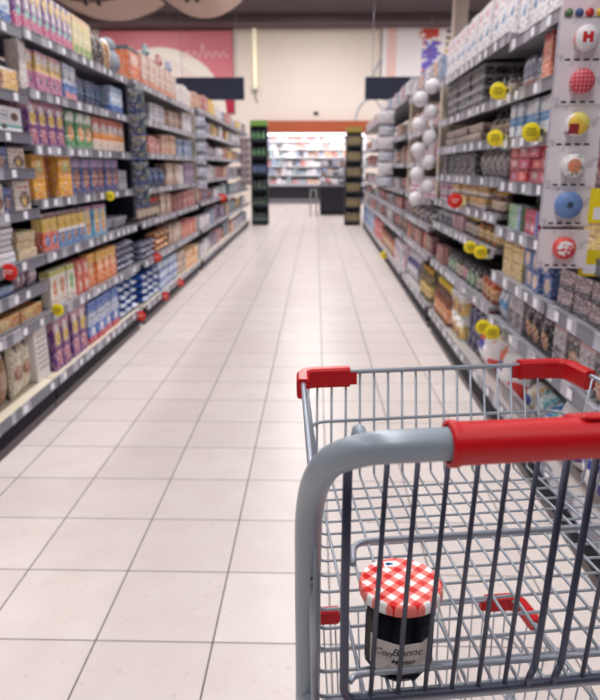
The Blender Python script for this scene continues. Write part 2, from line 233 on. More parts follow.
# ------------------------------------------------------------------ mesh builder
class MB:
    def __init__(s): s.v = []; s.f = []; s.mi = []; s.sm = []
    def add(s, vs, fs, mi=0, smooth=False, M=None):
        o = len(s.v)
        s.v += [tuple(M @ Vector(p)) if M else tuple(p) for p in vs]
        s.f += [tuple(o + i for i in q) for q in fs]
        s.mi += [mi] * len(fs); s.sm += [smooth] * len(fs)
        return s
    def box(s, x0, x1, y0, y1, z0, z1, mi=0, b=0.0, M=None):
        if b <= 0:
            vs = [(x, y, z) for x in (x0, x1) for y in (y0, y1) for z in (z0, z1)]
            return s.add(vs, [(0, 1, 3, 2), (4, 6, 7, 5), (0, 4, 5, 1), (2, 3, 7, 6), (0, 2, 6, 4), (1, 5, 7, 3)], mi, False, M)
        # rounded in plan and chamfered at top and bottom
        def ring(i, z):
            return [(x0 + i, y0, z), (x1 - i, y0, z), (x1, y0 + i, z), (x1, y1 - i, z), (x1 - i, y1, z), (x0 + i, y1, z), (x0, y1 - i, z), (x0, y0 + i, z)]
        def inner(z):
            return [(min(max(x, x0 + b), x1 - b), min(max(y, y0 + b), y1 - b), z) for x, y, _ in ring(b, z)]
        R = [inner(z0), ring(b, z0 + b), ring(b, z1 - b), inner(z1)]
        vs = [p for r in R for p in r]; fs = [tuple(range(7, -1, -1)), tuple(range(24, 32))]
        for k in range(3):
            for i in range(8):
                j = (i + 1) % 8; fs.append((k * 8 + i, k * 8 + j, k * 8 + 8 + j, k * 8 + 8 + i))
        return s.add(vs, fs, mi, False, M)
    def lathe(s, prof, n=16, mi=0, smooth=True, c=(0, 0), M=None, cap=True):
        vs = []; fs = []
        for r, z in prof:
            for i in range(n):
                a = 2 * PI * (i + .5) / n; vs.append((c[0] + r * math.cos(a), c[1] + r * math.sin(a), z))
        for k in range(len(prof) - 1):
            for i in range(n):
                j = (i + 1) % n; fs.append((k * n + i, k * n + j, (k + 1) * n + j, (k + 1) * n + i))
        if cap:
            fs.append(tuple(range(n - 1, -1, -1))); fs.append(tuple(range((len(prof) - 1) * n, len(prof) * n)))
        return s.add(vs, fs, mi, smooth, M)
    def tube(s, pts, r, n=8, mi=0, closed=False, smooth=True):
        P = [Vector(p) for p in pts]; m = len(P)
        rr = r if isinstance(r, (list, tuple)) else [r] * m
        up = None; vs = []
        for k in range(m):
            if closed: d = (P[(k + 1) % m] - P[k - 1]).normalized()
            else: d = (P[min(k + 1, m - 1)] - P[max(k - 1, 0)]).normalized()
            if up is None:
                up = Vector((0, 0, 1)) if abs(d.z) < .9 else Vector((0, 1, 0))
            a = d.cross(up)
            a = a.normalized() if a.length > 1e-6 else d.orthogonal().normalized()
            b = a.cross(d).normalized(); up = b
            for i in range(n):
                q = 2 * PI * i / n; vs.append(P[k] + a * rr[k] * math.cos(q) + b * rr[k] * math.sin(q))
        fs = []
        for k in range(m if closed else m - 1):
            for i in range(n):
                j = (i + 1) % n; k2 = (k + 1) % m
                fs.append((k * n + i, k * n + j, k2 * n + j, k2 * n + i))
        if not closed:
            fs.append(tuple(range(n))[::-1]); fs.append(tuple((m - 1) * n + i for i in range(n)))
        return s.add(vs, fs, mi, smooth)
    def sweep(s, pts, sec, mi=0):
        """sweep a (across, up) section along a level path"""
        P = [Vector(p) for p in pts]; m = len(P); n = len(sec); vs = []; fs = []
        for k in range(m):
            d = (P[min(k + 1, m - 1)] - P[max(k - 1, 0)]); d.z = 0; d.normalize()
            a = Vector((d.y, -d.x, 0))
            for (u, w) in sec: vs.append(P[k] + a * u + Vector((0, 0, w)))
        for k in range(m - 1):
            for i in range(n):
                j = (i + 1) % n; fs.append((k * n + i, (k + 1) * n + i, (k + 1) * n + j, k * n + j))
        fs.append(tuple(range(n))); fs.append(tuple((m - 1) * n + i for i in range(n))[::-1])
        return s.add(vs, fs, mi, False)
    def pillow(s, w, d, h, nx=8, nz=10, mi=0, crimp=.06, p=2.4, lump=0.0, seed=0, z0=0.0):
        rnd = random.Random(seed); vs = []; fs = []
        off = [[rnd.uniform(-1, 1) for _ in range(nx + 1)] for _ in range(nz + 1)]
        for side in (-1, 1):
            for k in range(nz + 1):
                for i in range(nx + 1):
                    u = 2 * i / nx - 1; q = 2 * k / nz - 1
                    fu = max(0, 1 - abs(u) ** p) ** .6; fq = max(0, 1 - (min(abs(q) / (1 - crimp), 1)) ** p) ** .6
                    th = d / 2 * fu * fq * (1 + lump * off[k][i]) + .0012
                    ww = w / 2 * (1 - .05 * fq)
                    vs.append((u * ww, side * th + d / 2 + .0012, z0 + h * (k / nz)))
        N = (nx + 1) * (nz + 1)
        for k in range(nz):
            for i in range(nx):
                a = k * (nx + 1) + i
                fs.append((a, a + 1, a + nx + 2, a + nx + 1)); b = a + N
                fs.append((b, b + nx + 1, b + nx + 2, b + 1))
        for k in range(nz):
            a = k * (nx + 1); fs.append((a, a + nx + 1, a + nx + 1 + N, a + N))
            a += nx; fs.append((a, a + N, a + N + nx + 1, a + nx + 1))
        for i in range(nx):
            fs.append((i, i + N, i + 1 + N, i + 1)); a = nz * (nx + 1) + i; fs.append((a, a + 1, a + 1 + N, a + N))
        return s.add(vs, fs, mi, True)
    def mesh(s, name, mats):
        me = bpy.data.meshes.new(name); me.from_pydata(s.v, [], s.f)
        for m in (mats if isinstance(mats, (list, tuple)) else [mats]): me.materials.append(m)
        for p, mi, sm in zip(me.polygons, s.mi, s.sm): p.material_index = mi; p.use_smooth = sm
        me.update(); return me
    def obj(s, name, mats, parent=None):
        o = bpy.data.objects.new(name, s.mesh(name, mats)); C.objects.link(o); o.parent = parent; return o

def empty(name, loc, rz=0.0):
    o = bpy.data.objects.new(name, None); C.objects.link(o); o.location = loc; o.rotation_euler = (0, 0, rz); o.empty_display_size = .05; return o
def tag(o, label, cat, group=None):
    o['label'] = label; o['category'] = cat
    if group: o['group'] = group
    return o
def struct(o): o['kind'] = 'structure'; return o
def smooth_path(pts, n=6):
    P = [Vector(p) for p in pts]; out = []
    for i in range(len(P) - 1):
        a = P[max(i - 1, 0)]; b = P[i]; c = P[i + 1]; d = P[min(i + 2, len(P) - 1)]
        for k in range(n):
            u = k / n
            out.append(.5 * ((2 * b) + (c - a) * u + (2 * a - 5 * b + 4 * c - d) * u * u + (3 * b - a - 3 * c + d) * u ** 3))
    out.append(P[-1]); return out
def fillet(pts, r, n=5):
    P = [Vector(p) for p in pts]; out = [P[0]]
    for i in range(1, len(P) - 1):
        a = (P[i - 1] - P[i]); b = (P[i + 1] - P[i]); ra = min(r, a.length * .45); rb = min(r, b.length * .45)
        p0 = P[i] + a.normalized() * ra; p1 = P[i] + b.normalized() * rb
        for k in range(n + 1):
            u = k / n; out.append((1 - u) ** 2 * p0 + 2 * u * (1 - u) * P[i] + u * u * p1)
    out.append(P[-1]); return out

# ------------------------------------------------------------------ the aisle frame
def XL(y): return -1.37 - .009 * y
def XR(y): return .845 + .0125 * y
RZ_L = PI / 2 + math.atan(.009); RZ_R = -PI / 2 - math.atan(.0125)
def spot(side, y, z, inset):
    return (XL(y) - inset, y, z) if side == 'L' else (XR(y) + inset, y, z)
RZ = {'L': RZ_L, 'R': RZ_R}

# ------------------------------------------------------------------ room
M_floor = mat('floor_tiles', S(214, 200, 194), .33, spec=.4)
t = NT(M_floor, gen=False)
fx = t.m('FRACT', t.m('DIVIDE', t.m('ADD', t.x, 33.61), .33)); fy = t.m('FRACT', t.m('DIVIDE', t.m('ADD', t.y, 32.75 - 1.523), .3275))
def edge(f, w):
    return t.m('LESS_THAN', t.m('SUBTRACT', .5, t.m('ABSOLUTE', t.m('SUBTRACT', f, .5))), w)
g = t.m('MAXIMUM', edge(fx, .0068), edge(fy, .0062))
cell = t.n.new('ShaderNodeCombineXYZ')
t.l.new(t.m('FLOOR', t.m('DIVIDE', t.m('ADD', t.x, 33.61), .33)), cell.inputs[0]); t.l.new(t.m('FLOOR', t.m('DIVIDE', t.m('ADD', t.y, 32.75 - 1.523), .3275)), cell.inputs[1])
wn = t.n.new('ShaderNodeTexWhiteNoise'); wn.noise_dimensions = '2D'; t.l.new(cell.outputs[0], wn.inputs['Vector'])
base = t.mix(wn.outputs['Value'], S(219, 208, 206), S(227, 217, 214))
n1 = t.noise(7, 5); base = t.mix(t.m('MULTIPLY', t.m('SUBTRACT', n1, .35), .7), base, S(200, 182, 172))
n2 = t.noise(38, 4); base = t.mix(t.m('MULTIPLY', t.m('GREATER_THAN', n2, .66), .22), base, S(170, 150, 140))
base = t.mix(g, base, S(92, 80, 78))
t.l.new(base, t.n['Principled BSDF'].inputs['Base Color'])
t.l.new(t.mix(g, (.34, .34, .34, 1), (.8, .8, .8, 1)), t.n['Principled BSDF'].inputs['Roughness'])
t.bump(t.m('SUBTRACT', 1.0, g), .3, .002)
struct(MB().add([(-11, -4, 0), (11, -4, 0), (11, 27, 0), (-11, 27, 0)], [(0, 1, 2, 3)]).obj('floor', M_floor))

M_wall = mat('wall_paint_beige', S(228, 214, 198), .7)
t = NT(M_wall, gen=False)
t.l.new(t.mix(t.noise(1.2, 3), S(236, 225, 217), S(230, 218, 209)), t.n['Principled BSDF'].inputs['Base Color'])
M_ceil = mat('ceiling_dark', S(74, 62, 68), .8)
CZ = 6.25
b = MB(); b.box(-11, -2.0, 25, 25.15, 0, CZ); b.box(1.85, 11, 25, 25.15, 0, CZ); b.box(-2.0, 1.85, 25, 25.15, 2.9, CZ)
struct(b.obj('wall_back', M_wall))
struct(MB().box(-11.1, -11, -4, 27, 0, CZ).obj('wall_left', M_wall)); struct(MB().box(11, 11.1, -4, 27, 0, CZ).obj('wall_right', M_wall))
b = MB(); b.box(-11, 11, -4, 27, CZ, CZ + .1); struct(b.obj('ceiling', M_ceil))
struct(MB().box(-10.9, 10.9, 23.9, 24.96, CZ - .27, CZ - .002).obj('trim_1', mat('soffit_dark', S(84, 70, 76), .7)))
struct(MB().box(3.83, 4.2, 20, 20.4, 0, CZ - .002).obj('trim_2', mat('column_paint', S(196, 182, 176), .6)))
# ceiling baffles
def baffle(name, x0, x1, y, z, sag, lab):
    r = empty(name, ((x0 + x1) / 2, y, z)); hw = (x1 - x0) / 2
    b = MB(); n = 12; vs = []; fs = []
    for sgn, dz in ((0, 0), (1, .06)):
        for k in range(n + 1):
            u = 2 * k / n - 1
            for yy in (-1.1, 1.1): vs.append((u * hw, yy, -sag * (1 - u * u) + dz))
    for k in range(n):
        a = 2 * k; fs.append((a, a + 2, a + 3, a + 1)); o = 2 * (n + 1); fs.append((o + a, o + a + 1, o + a + 3, o + a + 2))
        fs.append((a, o + a, o + a + 2, a + 2)); fs.append((a + 1, a + 3, o + a + 3, o + a + 1))
    fs.append((0, 1, o + 1, o)); e = 2 * n; fs.append((e, o + e, o + e + 1, e + 1))
    b.add(vs, fs, 0, False); b.obj('panel', mat('baffle_tan', S(172, 148, 138), .6), r)
    for x in (-.12, .12):
        MB().box(x * hw - .04, x * hw + .04, -1.11, -1.0, -sag - .05, -sag + .11).obj('slot', mat('slot_dark', S(50, 42, 48), .6), r)
    for x in (-.6, .6):
        MB().tube([(x * hw, 0, -sag * (1 - .36) + .05), (x * hw, 0, CZ - z - .003)], .012, 6).obj('hanger_rod', M_post, r)
    tag(r, lab, 'ceiling panel', 'curved panels under the ceiling')
baffle('ceiling_baffle', -7.4, -4.5, 20, 5.9, .42, 'tan curved ceiling panel hanging above the left shelves, the farther left')
baffle('ceiling_baffle', -4.4, -2.2, 20, 6.0, .46, 'tan curved ceiling panel above the left shelves, nearer the middle')

# posters on the back wall
M_p1 = mat('poster_red', S(206, 84, 104), .5)
t = NT(M_p1)
c1 = t.mix(t.band(t.z, .0, .42), S(208, 100, 118), S(176, 34, 66))
gl = t.noise(2.2, 2); c1 = t.mix(t.m('MULTIPLY', t.m('GREATER_THAN', t.z, .42), t.m('MULTIPLY', gl, .6)), c1, S(234, 176, 180))
a = t.m('POWER', t.m('DIVIDE', t.m('SUBTRACT', t.x, .44), .5), 2.0); bb = t.m('POWER', t.m('DIVIDE', t.m('SUBTRACT', t.z, .0), .8), 2.0)
c1 = t.mix(t.m('LESS_THAN', t.m('ADD', a, bb), 1.0), c1, S(236, 228, 220))
a = t.m('POWER', t.m('DIVIDE', t.m('SUBTRACT', t.x, .4), .42), 2.0); bb = t.m('POWER', t.m('DIVIDE', t.m('SUBTRACT', t.z, .0), .68), 2.0)
c1 = t.mix(t.m('LESS_THAN', t.m('ADD', a, bb), 1.0), c1, S(226, 212, 206))
t.l.new(c1, t.n['Principled BSDF'].inputs['Base Color'])
M_script = mat('poster_script_white', S(244, 214, 216), .5)
r = empty('wall_poster', (-5.32, 24.98, 3.2))
MB().box(-2.35, 2.35, -.06, 0, 0, 2.74).obj('printed_board', M_p1, r)
b = MB()
pts = []
for k in range(60):
    u = k / 59; pts.append((.45 + 1.75 * u, -.07, 1.95 + .13 * math.sin(u * 44) * (1 - .3 * u) + (.22 if 26 < k < 31 else 0)))
b.tube(pts, .018, 5); b.obj('script_lettering', M_script, r)
MB().tube([(-2.35, -.03, 0), (-2.35, -.03, 2.75), (2.35, -.03, 2.75), (2.35, -.03, 0)], .03, 4, closed=True).obj('frame', M_dark, r)
tag(r, 'large red poster with a white plate shape and script, high on back wall', 'poster')
M_p2 = mat('poster_food', S(236, 232, 236), .5)
t = NT(M_p2)
nn = t.noise(9, 3); n3 = t.noise(16, 3)
c2 = t.mix(t.m('MULTIPLY', t.band(t.x, .06, .18), .6), S(240, 236, 240), S(236, 176, 160))
c2 = t.mix(t.m('MULTIPLY', t.m('MULTIPLY', t.band(t.x, .5, .74), t.band(t.z, .1, .8)), t.m('GREATER_THAN', nn, .45)), c2, S(110, 96, 200))
c2 = t.mix(t.m('MULTIPLY', t.m('MULTIPLY', t.band(t.x, .46, .7), t.band(t.z, .82, .98)), t.m('GREATER_THAN', nn, .42)), c2, S(206, 70, 50))
c2 = t.mix(t.m('MULTIPLY', t.m('MULTIPLY', t.band(t.x, .44, .8), t.band(t.z, .2, 1)), t.m('GREATER_THAN', n3, .62)), c2, S(236, 150, 80))
c2 = t.mix(t.m('MULTIPLY', t.m('MULTIPLY', t.m('GREATER_THAN', t.x, .79), t.m('GREATER_THAN', t.m('SINE', t.m('MULTIPLY', t.z, 62.0)), .0)), 1.0), c2, S(84, 90, 76))
c2 = t.mix(t.m('MULTIPLY', t.m('GREATER_THAN', t.x, .79), t.m('GREATER_THAN', nn, .58)), c2, S(206, 170, 80))
t.l.new(c2, t.n['Principled BSDF'].inputs['Base Color'])
r = empty('wall_poster', (3.7, 24.98, 3.9))
MB().box(-1.4, 1.4, -.06, 0, 0, 2.1).obj('printed_board', M_p2, r)
MB().tube([(-1.41, -.04, 0), (-1.41, -.04, 2.11), (1.41, -.04, 2.11), (1.41, -.04, 0)], .035, 4, closed=True).obj('frame', M_dark, r)
tag(r, 'pale dark-framed poster with purple and orange print, high on back wall', 'poster')
M_ring = mat('wall_ring_paint', S(186, 192, 206), .6)
for (x, z, rr, lb) in ((2.15, 3.0, .72, 'lower thin grey ring decoration on the back wall beside the dark sign'), (2.95, 4.2, 1.0, 'upper thin grey ring decoration on the back wall beside the pale poster'), (2.9, 3.05, .5, 'small thin grey ring decoration on back wall below the right dark sign')):
    n = 40; pts = [(x + rr * math.cos(2 * PI * k / n), 24.97, z + rr * math.sin(2 * PI * k / n)) for k in range(n)]
    tag(MB().tube(pts, .028, 6, closed=True).obj('wall_ring', M_ring), lb, 'decoration', 'ring decorations on the back wall')
r = empty('wall_tube', (-2.2, 24.9, 3.72))  # pale pipe-like tube on the wall, given a faint emission
MB().tube([(0, 0, .25), (0, 0, 2.35)], .06, 8).obj('glowing_tube', mat('pale_tube', S(246, 240, 206), .5, emit=S(250, 244, 210), estr=.6), r)
MB().tube([(0, .05, .2), (0, .05, 0.0), (.06, .02, -.18)], .015, 6).obj('cord', M_post, r)
for z in (.25, 2.35): MB().box(-.08, .08, -.05, .09, z - .05, z + .05).obj('bracket', M_shelf, r)
tag(r, 'tall thin pale vertical tube on the back wall right of red poster', 'wall lamp')
r = empty('wall_sensor', (-.01, 24.98, 3.13)); MB().lathe([(.05, 0), (.09, .02), (.09, .08), (.05, .11)], 12).obj('housing', M_kick, r); tag(r, 'small dark round sensor on the beige wall above the wooden header', 'sensor')
M_sign = mat('sign_navy', S(36, 42, 70), .5)
for (x0, x1, lb) in ((-4.05, -2.08, 'dark navy rectangular hanging sign in front of the red poster'), (1.39, 3.4, 'dark navy rectangular hanging sign at the right, below the pale poster')):
    r = empty('hanging_sign', ((x0 + x1) / 2, 20, 3.17)); hw = (x1 - x0) / 2
    MB().box(-hw, hw, -.03, .03, 0, .61, b=.008).obj('board', M_sign, r)
    for x in (-hw * .8, hw * .8): MB().tube([(x, 0, .605), (x, 0, CZ - 3.174)], .006, 5).obj('suspension_wire', M_rail, r)
    tag(r, lb, 'sign', 'dark hanging signs')

# ------------------------------------------------------------------ shelving units
def shelving(side, y0, y1, zs, base=.186, depth=.42, nm='', post=M_post, cap=None):
    L = y1 - y0
    yo = y0 if side == 'L' else y1
    r = empty('shelving_unit', spot(side, yo, 0, 0), RZ[side])
    MB().box(0, L, .5, .52, 0, max(zs) - .02).obj('back_panel', M_back, r)
    for x in (.0, L - .03): MB().box(x, x + .03, .47, .499, 0, max(zs) - .02).obj('upright', post, r)
    MB().box(.001, L - .001, .012, .03, .052, base - .048).obj('front_panel', M_dark, r)
    MB().box(.001, L - .001, .022, .04, 0, .05).obj('kick_plate', M_kick, r)
    rnd = random.Random(int(y0 * 100))
    def deck(z, d, m, name, y00=.004):
        s = MB().box(.002, L - .002, y00, d, z - .03, z - .006, b=.002).obj(name, m, r)
        ra = MB(); ra.box(.002, L - .002, -.006, .003, z - .047, z - .0015); ra.box(.002, L - .002, -.009, -.006, z - .005, z); ra.box(.002, L - .002, -.009, -.006, z - .05, z - .046)
        ra.obj('price_rail', M_rail, s)
        x = rnd.uniform(.03, .1); n = 0
        while x < L - .07 and n < 14:
            MB().box(x, x + .044, -.0085, -.0062, z - .043, z - .008).obj('price_tag', M_tag, s)
            x += rnd.choice((.13, .2, .27, .34)) * (1 if L < 2 else 1.4); n += 1
        if name == 'shelf':
            for xx in (.004, L - .03):
                MB().add([(xx, .34, z - .031), (xx, .47, z - .031), (xx, .47, z - .11), (xx + .004, .34, z - .031), (xx + .004, .47, z - .031), (xx + .004, .47, z - .11)], [(0, 1, 2), (3, 5, 4), (0, 3, 4, 1), (1, 4, 5, 2), (2, 5, 3, 0)]).obj('bracket', M_shelf, s)
    deck(base, .498, M_deck if side == 'L' else M_deckr, 'base_deck')
    for z in zs: deck(z, depth, M_shelf, 'shelf')
    tag(r, nm, 'shelving', 'shelving units on the %s of the aisle' % ('left' if side == 'L' else 'right'))
    return r
ZLA = [1.91, 1.62, 1.44, 1.277, 1.085, .85, .712, .545]
ZLB = [1.925, 1.655, 1.39, 1.125, .85, .54]
ZLC = [1.94, 1.67, 1.405, 1.115, .85, .53]
ZLD = [1.99, 1.72, 1.43, 1.14, .86, .53]
shelving('L', 1.75, 3.32, ZLA, nm='nearest shelving unit on the left, with closely spaced shelves')
shelving('L', 3.335, 5.17, ZLB, nm='second shelving unit on the left, stocked with purple and yellow cartons')
shelving('L', 5.33, 8.12, ZLC, base=.17, nm='third shelving unit on the left, beyond the dark post')
shelving('L', 8.32, 11.6, ZLD, base=.16, nm='fourth shelving unit on the left, beyond the second hanging strip')
shelving('L', 11.62, 15.0, ZLD, base=.16, nm='last shelving unit on the left, next to the green display')
for y in (5.25, 8.22):
    b = MB(); b.box(-.04, .04, .02, .5, .89, 1.9 if y < 6 else 1.97); b.box(-.04, .04, .3, .5, 0, .888)
    o = b.obj('shelving_post', M_post if y < 6 else M_postb); o.location = spot('L', y, 0, 0); o.rotation_euler = (0, 0, RZ_L)
    tag(o, 'dark post between the second and third shelving units on the left' if y < 6 else 'beige post between the third and fourth shelving units on the left', 'post')
ZR0 = [1.835, 1.61, 1.41, 1.22, 1.01, .79, .565]
ZR2 = [1.88, 1.61, 1.42, 1.235, 1.06, .89, .6]
ZR3 = [1.94, 1.6, 1.33, 1.04, .83, .6]
ZR4 = [2.0, 1.62, 1.33, 1.05, .83, .6]
shelving('R', .9, 2.42, ZR0, base=.21, nm='nearest shelving unit on the right, behind the strip of round lids')
shelving('R', 2.435, 3.26, ZR0, base=.21, nm='second shelving unit on the right, with the pink candy boxes')
shelving('R', 3.275, 5.1, ZR2, base=.205, nm='third shelving unit on the right, with black trays and yellow-capped bottles')
shelving('R', 5.28, 6.93, ZR3, base=.2, nm='fourth shelving unit on the right, beyond the strip of white balls')
shelving('R', 7.07, 10.0, ZR4, base=.2, nm='fifth shelving unit on the right, beyond the beige post')
shelving('R', 10.02, 14.7, ZR4, base=.2, nm='last shelving unit on the right, beside the blue packs')
for y, h in ((5.19, 1.86), (7.0, 1.95)):
    o = MB().box(-.05, .05, .02, .5, 1.0, h).box(-.05, .05, .3, .5, 0, .998).obj('shelving_post', M_postb); o.location = spot('R', y, 0, 0); o.rotation_euler = (0, 0, RZ_R)
    tag(o, 'pale post behind the strip of white balls on the right' if y < 6 else 'beige upright post on the right, between white balls and far shelves', 'post')

# ------------------------------------------------------------------ goods
REC = []
PROTO = {}
def rounded_profile(r, h, neck=None):
    return [(r * .86, 0), (r * .97, h * .015), (r, h * .05), (r, h * .93), (r * .95, h * .985), (r * .85, h)]
def make(kind, w, d, h, m, lid):
    key = (kind, round(w, 3), round(d, 3), round(h, 3), m.name, lid.name if lid else '')
    if key in PROTO: return key, None
    r = w / 2
    parts = []
    if kind in ('carton', 'box', 'pack', 'tray'):
        b = MB(); b.box(-r, r, 0, d, 0, h, b=min(.003, h * .08, w * .04))
        if kind == 'carton' and h > .12:
            b.box(-r * .9, r * .9, d * .08, d * .55, h - .0005, h + .0012)
        if kind == 'tray':
            b.box(-r, r, -.004, .0, h * .6, h); b.box(-r * 1.02, r * 1.02, -.006, d, h * .9, h + .002)
        parts.append(('body', b, m))
    elif kind in ('pouch', 'bag'):
        parts.append(('body', MB().pillow(w, d, h, crimp=.07, lump=.12 if kind == 'bag' else .04, seed=int(w * 1e4)), m))
    elif kind == 'brick':
        b = MB(); b.pillow(w, h * .98, d, nx=8, nz=8, crimp=.12, lump=.05)
        b.v = [(x, z, y) for x, y, z in b.v]; b.f = [q[::-1] for q in b.f]
        parts.append(('body', b, m))
    elif kind == 'bottle':
        b = MB().lathe([(r * .85, 0), (r, h * .03), (r, h * .55), (r * .92, h * .64), (r * .5, h * .8), (r * .36, h * .86), (r * .36, h * .9)], 14, c=(0, r))
        parts.append(('body', b, m)); parts.append(('cap', MB().lathe([(r * .44, h * .865), (r * .46, h * .88), (r * .46, h * .98), (r * .38, h)], 12, c=(0, r)), lid))
    elif kind == 'jar':
        b = MB().lathe([(r * .85, 0), (r, h * .05), (r, h * .74), (r * .93, h * .82), (r * .82, h * .86)], 16, c=(0, r))
        parts.append(('body', b, m)); parts.append(('lid', MB().lathe([(r * .88, h * .83), (r * .92, h * .85), (r * .92, h * .98), (r * .84, h)], 16, c=(0, r)), lid))
    elif kind == 'tub':
        b = MB().lathe([(r * .84, 0), (r * .88, h * .02), (r * .97, h * .88)], 18, c=(0, r))
        parts.append(('body', b, m)); parts.append(('lid', MB().lathe([(r * .98, h * .86), (r, h * .87), (r, h * .96), (r * .96, h * .985), (r * .9, h)], 18, c=(0, r)), lid))
    elif kind == 'bowl':
        parts.append(('body', MB().lathe([(r * .5, 0), (r * .8, h * .25), (r, h * .9), (r * 1.02, h), (r * .9, h * .96)], 18, c=(0, r)), m))
    elif kind == 'plush':
        b = MB(); n = 18
        for (cx, cz, rr) in ((0, h * .35, h * .36), (0, h * .78, h * .24), (-w * .4, h * .8, h * .13), (w * .4, h * .8, h * .13)):
            b.lathe([(rr * math.sin(PI * k / 10) + .0005, cz - rr * math.cos(PI * k / 10)) for k in range(11)], n, c=(cx, d / 2))
        parts.append(('body', b, m))
    PROTO[key] = None
    return key, parts
def item(name, kind, w, d, h, m, loc, rz, lid=None, tilt=None):
    key, parts = make(kind, w, d, h, m, lid)
    if parts is not None:
        if len(parts) == 1:
            o = parts[0][1].obj(name, parts[0][2])
        else:
            o = empty(name, (0, 0, 0))
            for pn, b, mm in parts: b.obj(pn, mm, o)
        PROTO[key] = o
    else:
        src = PROTO[key]; o = src.copy(); C.objects.link(o); o.name = name
        for ch in src.children:
            c = ch.copy(); C.objects.link(c); c.parent = o
    o.location = loc; o.rotation_euler = (tilt or 0, 0, rz)
    return o
SHN = {'L': {}, 'R': {}}
ORD = ['top', 'second', 'third', 'fourth', 'fifth', 'sixth', 'seventh', 'eighth', 'ninth']
def shelfname(zs, z):
    if z < .25: return 'bottom shelf'
    i = min(range(len(zs)), key=lambda k: abs(zs[k] - z)); return ORD[i] + ' shelf'
UN = {'L': [(3.33, 'nearest unit', ZLA), (5.2, 'second unit', ZLB), (8.2, 'third unit', ZLC), (11.61, 'fourth unit', ZLD), (20, 'last unit', ZLD)],
      'R': [(2.43, 'nearest unit', ZR0), (3.27, 'second unit', ZR0), (5.2, 'third unit', ZR2), (7.0, 'fourth unit', ZR3), (10.01, 'fifth unit', ZR4), (20, 'last unit', ZR4)]}
def where(side, y, z):
    for ym, n, zs in UN[side]:
        if y < ym:
            return '%s %s, %s' % ('left' if side == 'L' else 'right', shelfname(zs, z), n)
def zsnap(side, y, z):
    for ym, n, zs in UN[side]:
        if y < ym:
            if z < .25: return {'nearest unit': .186, 'second unit': .186}.get(n, .17 if n == 'third unit' else .16) if side == 'L' else {'nearest unit': .21, 'second unit': .21, 'third unit': .205}.get(n, .2)
            return min(zs, key=lambda q: abs(q - z))
def run(side, z, y0, y1, n, kind, name, desc, arts, h, d=.12, inset=.02, stack=1, deep=1, lid=None, gap=.06, dz=None, jit=.008, vary=0.0, tilt=None, cat=None):
    """n facings of one product between y0 and y1"""
    if isinstance(arts, str): arts = [arts]
    w = (y1 - y0) / n * (1 - gap)
    if kind in ('bottle', 'jar', 'tub', 'bowl'): d = w
    rnd = random.Random(int(y0 * 1000 + z * 77))
    for i in range(n):
        y = y0 + (i + .5) * (y1 - y0) / n
        zz = zsnap(side, (y0 + y1) / 2, z)
        wh = where(side, (y0 + y1) / 2, z)
        for q in range(deep):
            for s in range(stack):
                loc = spot(side, y, zz - .006 + .0012 + s * (h + .0015), inset + q * (d + .008) + (rnd.uniform(0, jit * 2)))
                m = A[arts[(i + (s if len(arts) > 1 and stack > 1 and kind != 'carton' else 0)) % len(arts)]]
                o = item(name, kind, w, d, h, m, loc, RZ[side] + rnd.uniform(-jit, jit) * 1.2, A[lid] if lid else None, tilt)
                if vary: o.scale = (rnd.uniform(1 - vary * .6, 1), 1, rnd.uniform(1 - vary, 1.0))
                ds = desc
                if deep > 1 and q: ds = desc + ' behind'
                if stack > 1: ds += ', ' + (['bottom', 'second', 'third', 'fourth', 'fifth', 'sixth', 'seventh', 'eighth', 'ninth'][s] + ' layer' if s < stack - 1 or stack == 1 else 'top layer')
                REC.append((o, ds, wh, y, desc, cat or name.replace('_', ' ')))

# ---- left, nearest unit
run('L', 1.91, 2.7, 3.1, 3, 'carton', 'snack_carton', 'blue and white snack carton', 'blu_white', .2)
run('L', 1.91, 3.12, 3.32, 2, 'carton', 'snack_carton', 'bright blue snack carton', ['lblu_stack'], .2)
run('L', 1.62, 2.3, 2.98, 4, 'box', 'cake_box', 'peach box with chocolate picture', 'ora_choc', .105, .14)
run('L', 1.62, 3.0, 3.3, 1, 'box', 'cake_box', 'wide peach box with chocolate picture', 'ora_choc', .105, .14)
run('L', 1.44, 2.4, 3.3, 3, 'box', 'dessert_box', 'long white and teal dessert box', 'white_teal', .118, .16)
run('L', 1.277, 2.5, 2.95, 3, 'box', 'chocolate_box', 'white box with chocolate picture', 'choc', .1, .14)
run('L', 1.277, 2.96, 3.1, 1, 'box', 'chocolate_box', 'blue chocolate box', 'blu_choc', .1, .14)
run('L', 1.277, 3.11, 3.3, 1, 'box', 'chocolate_box', 'white and brown chocolate box', 'choc', .1, .14)
run('L', 1.085, 2.4, 3.0, 4, 'carton', 'dessert_carton', 'cream dessert carton with brown picture', 'choc', .13, .14)
run('L', 1.085, 3.01, 3.1, 1, 'box', 'dessert_box', 'small blue dessert box', 'blu_choc', .11, .12)
run('L', 1.085, 3.11, 3.3, 1, 'carton', 'dessert_carton', 'wide cream dessert carton with brown picture', 'choc', .14, .14)
run('L', .85, 2.3, 2.72, 2, 'box', 'flat_box', 'white flat box', 'white_flat', .026, .16, stack=7)
run('L', .85, 2.76, 3.06, 1, 'box', 'flat_box', 'long white flat box', 'white_flat', .026, .16, stack=7)
run('L', .85, 3.1, 3.32, 1, 'box', 'flat_box', 'beige printed flat box', 'beige_flat', .043, .16, stack=3)
run('L', .712, 2.2, 3.02, 4, 'tray', 'food_tray', 'light blue shallow tray', 'lblu_stack', .035, .2)
run('L', .712, 3.04, 3.31, 4, 'pouch', 'snack_pouch', 'dusty pink snack pouch', 'pink_pk', .105, .04)
run('L', .545, 2.0, 3.3, 5, 'box', 'pastry_box', 'long yellow pastry box', 'flat_yel', .07, .17)
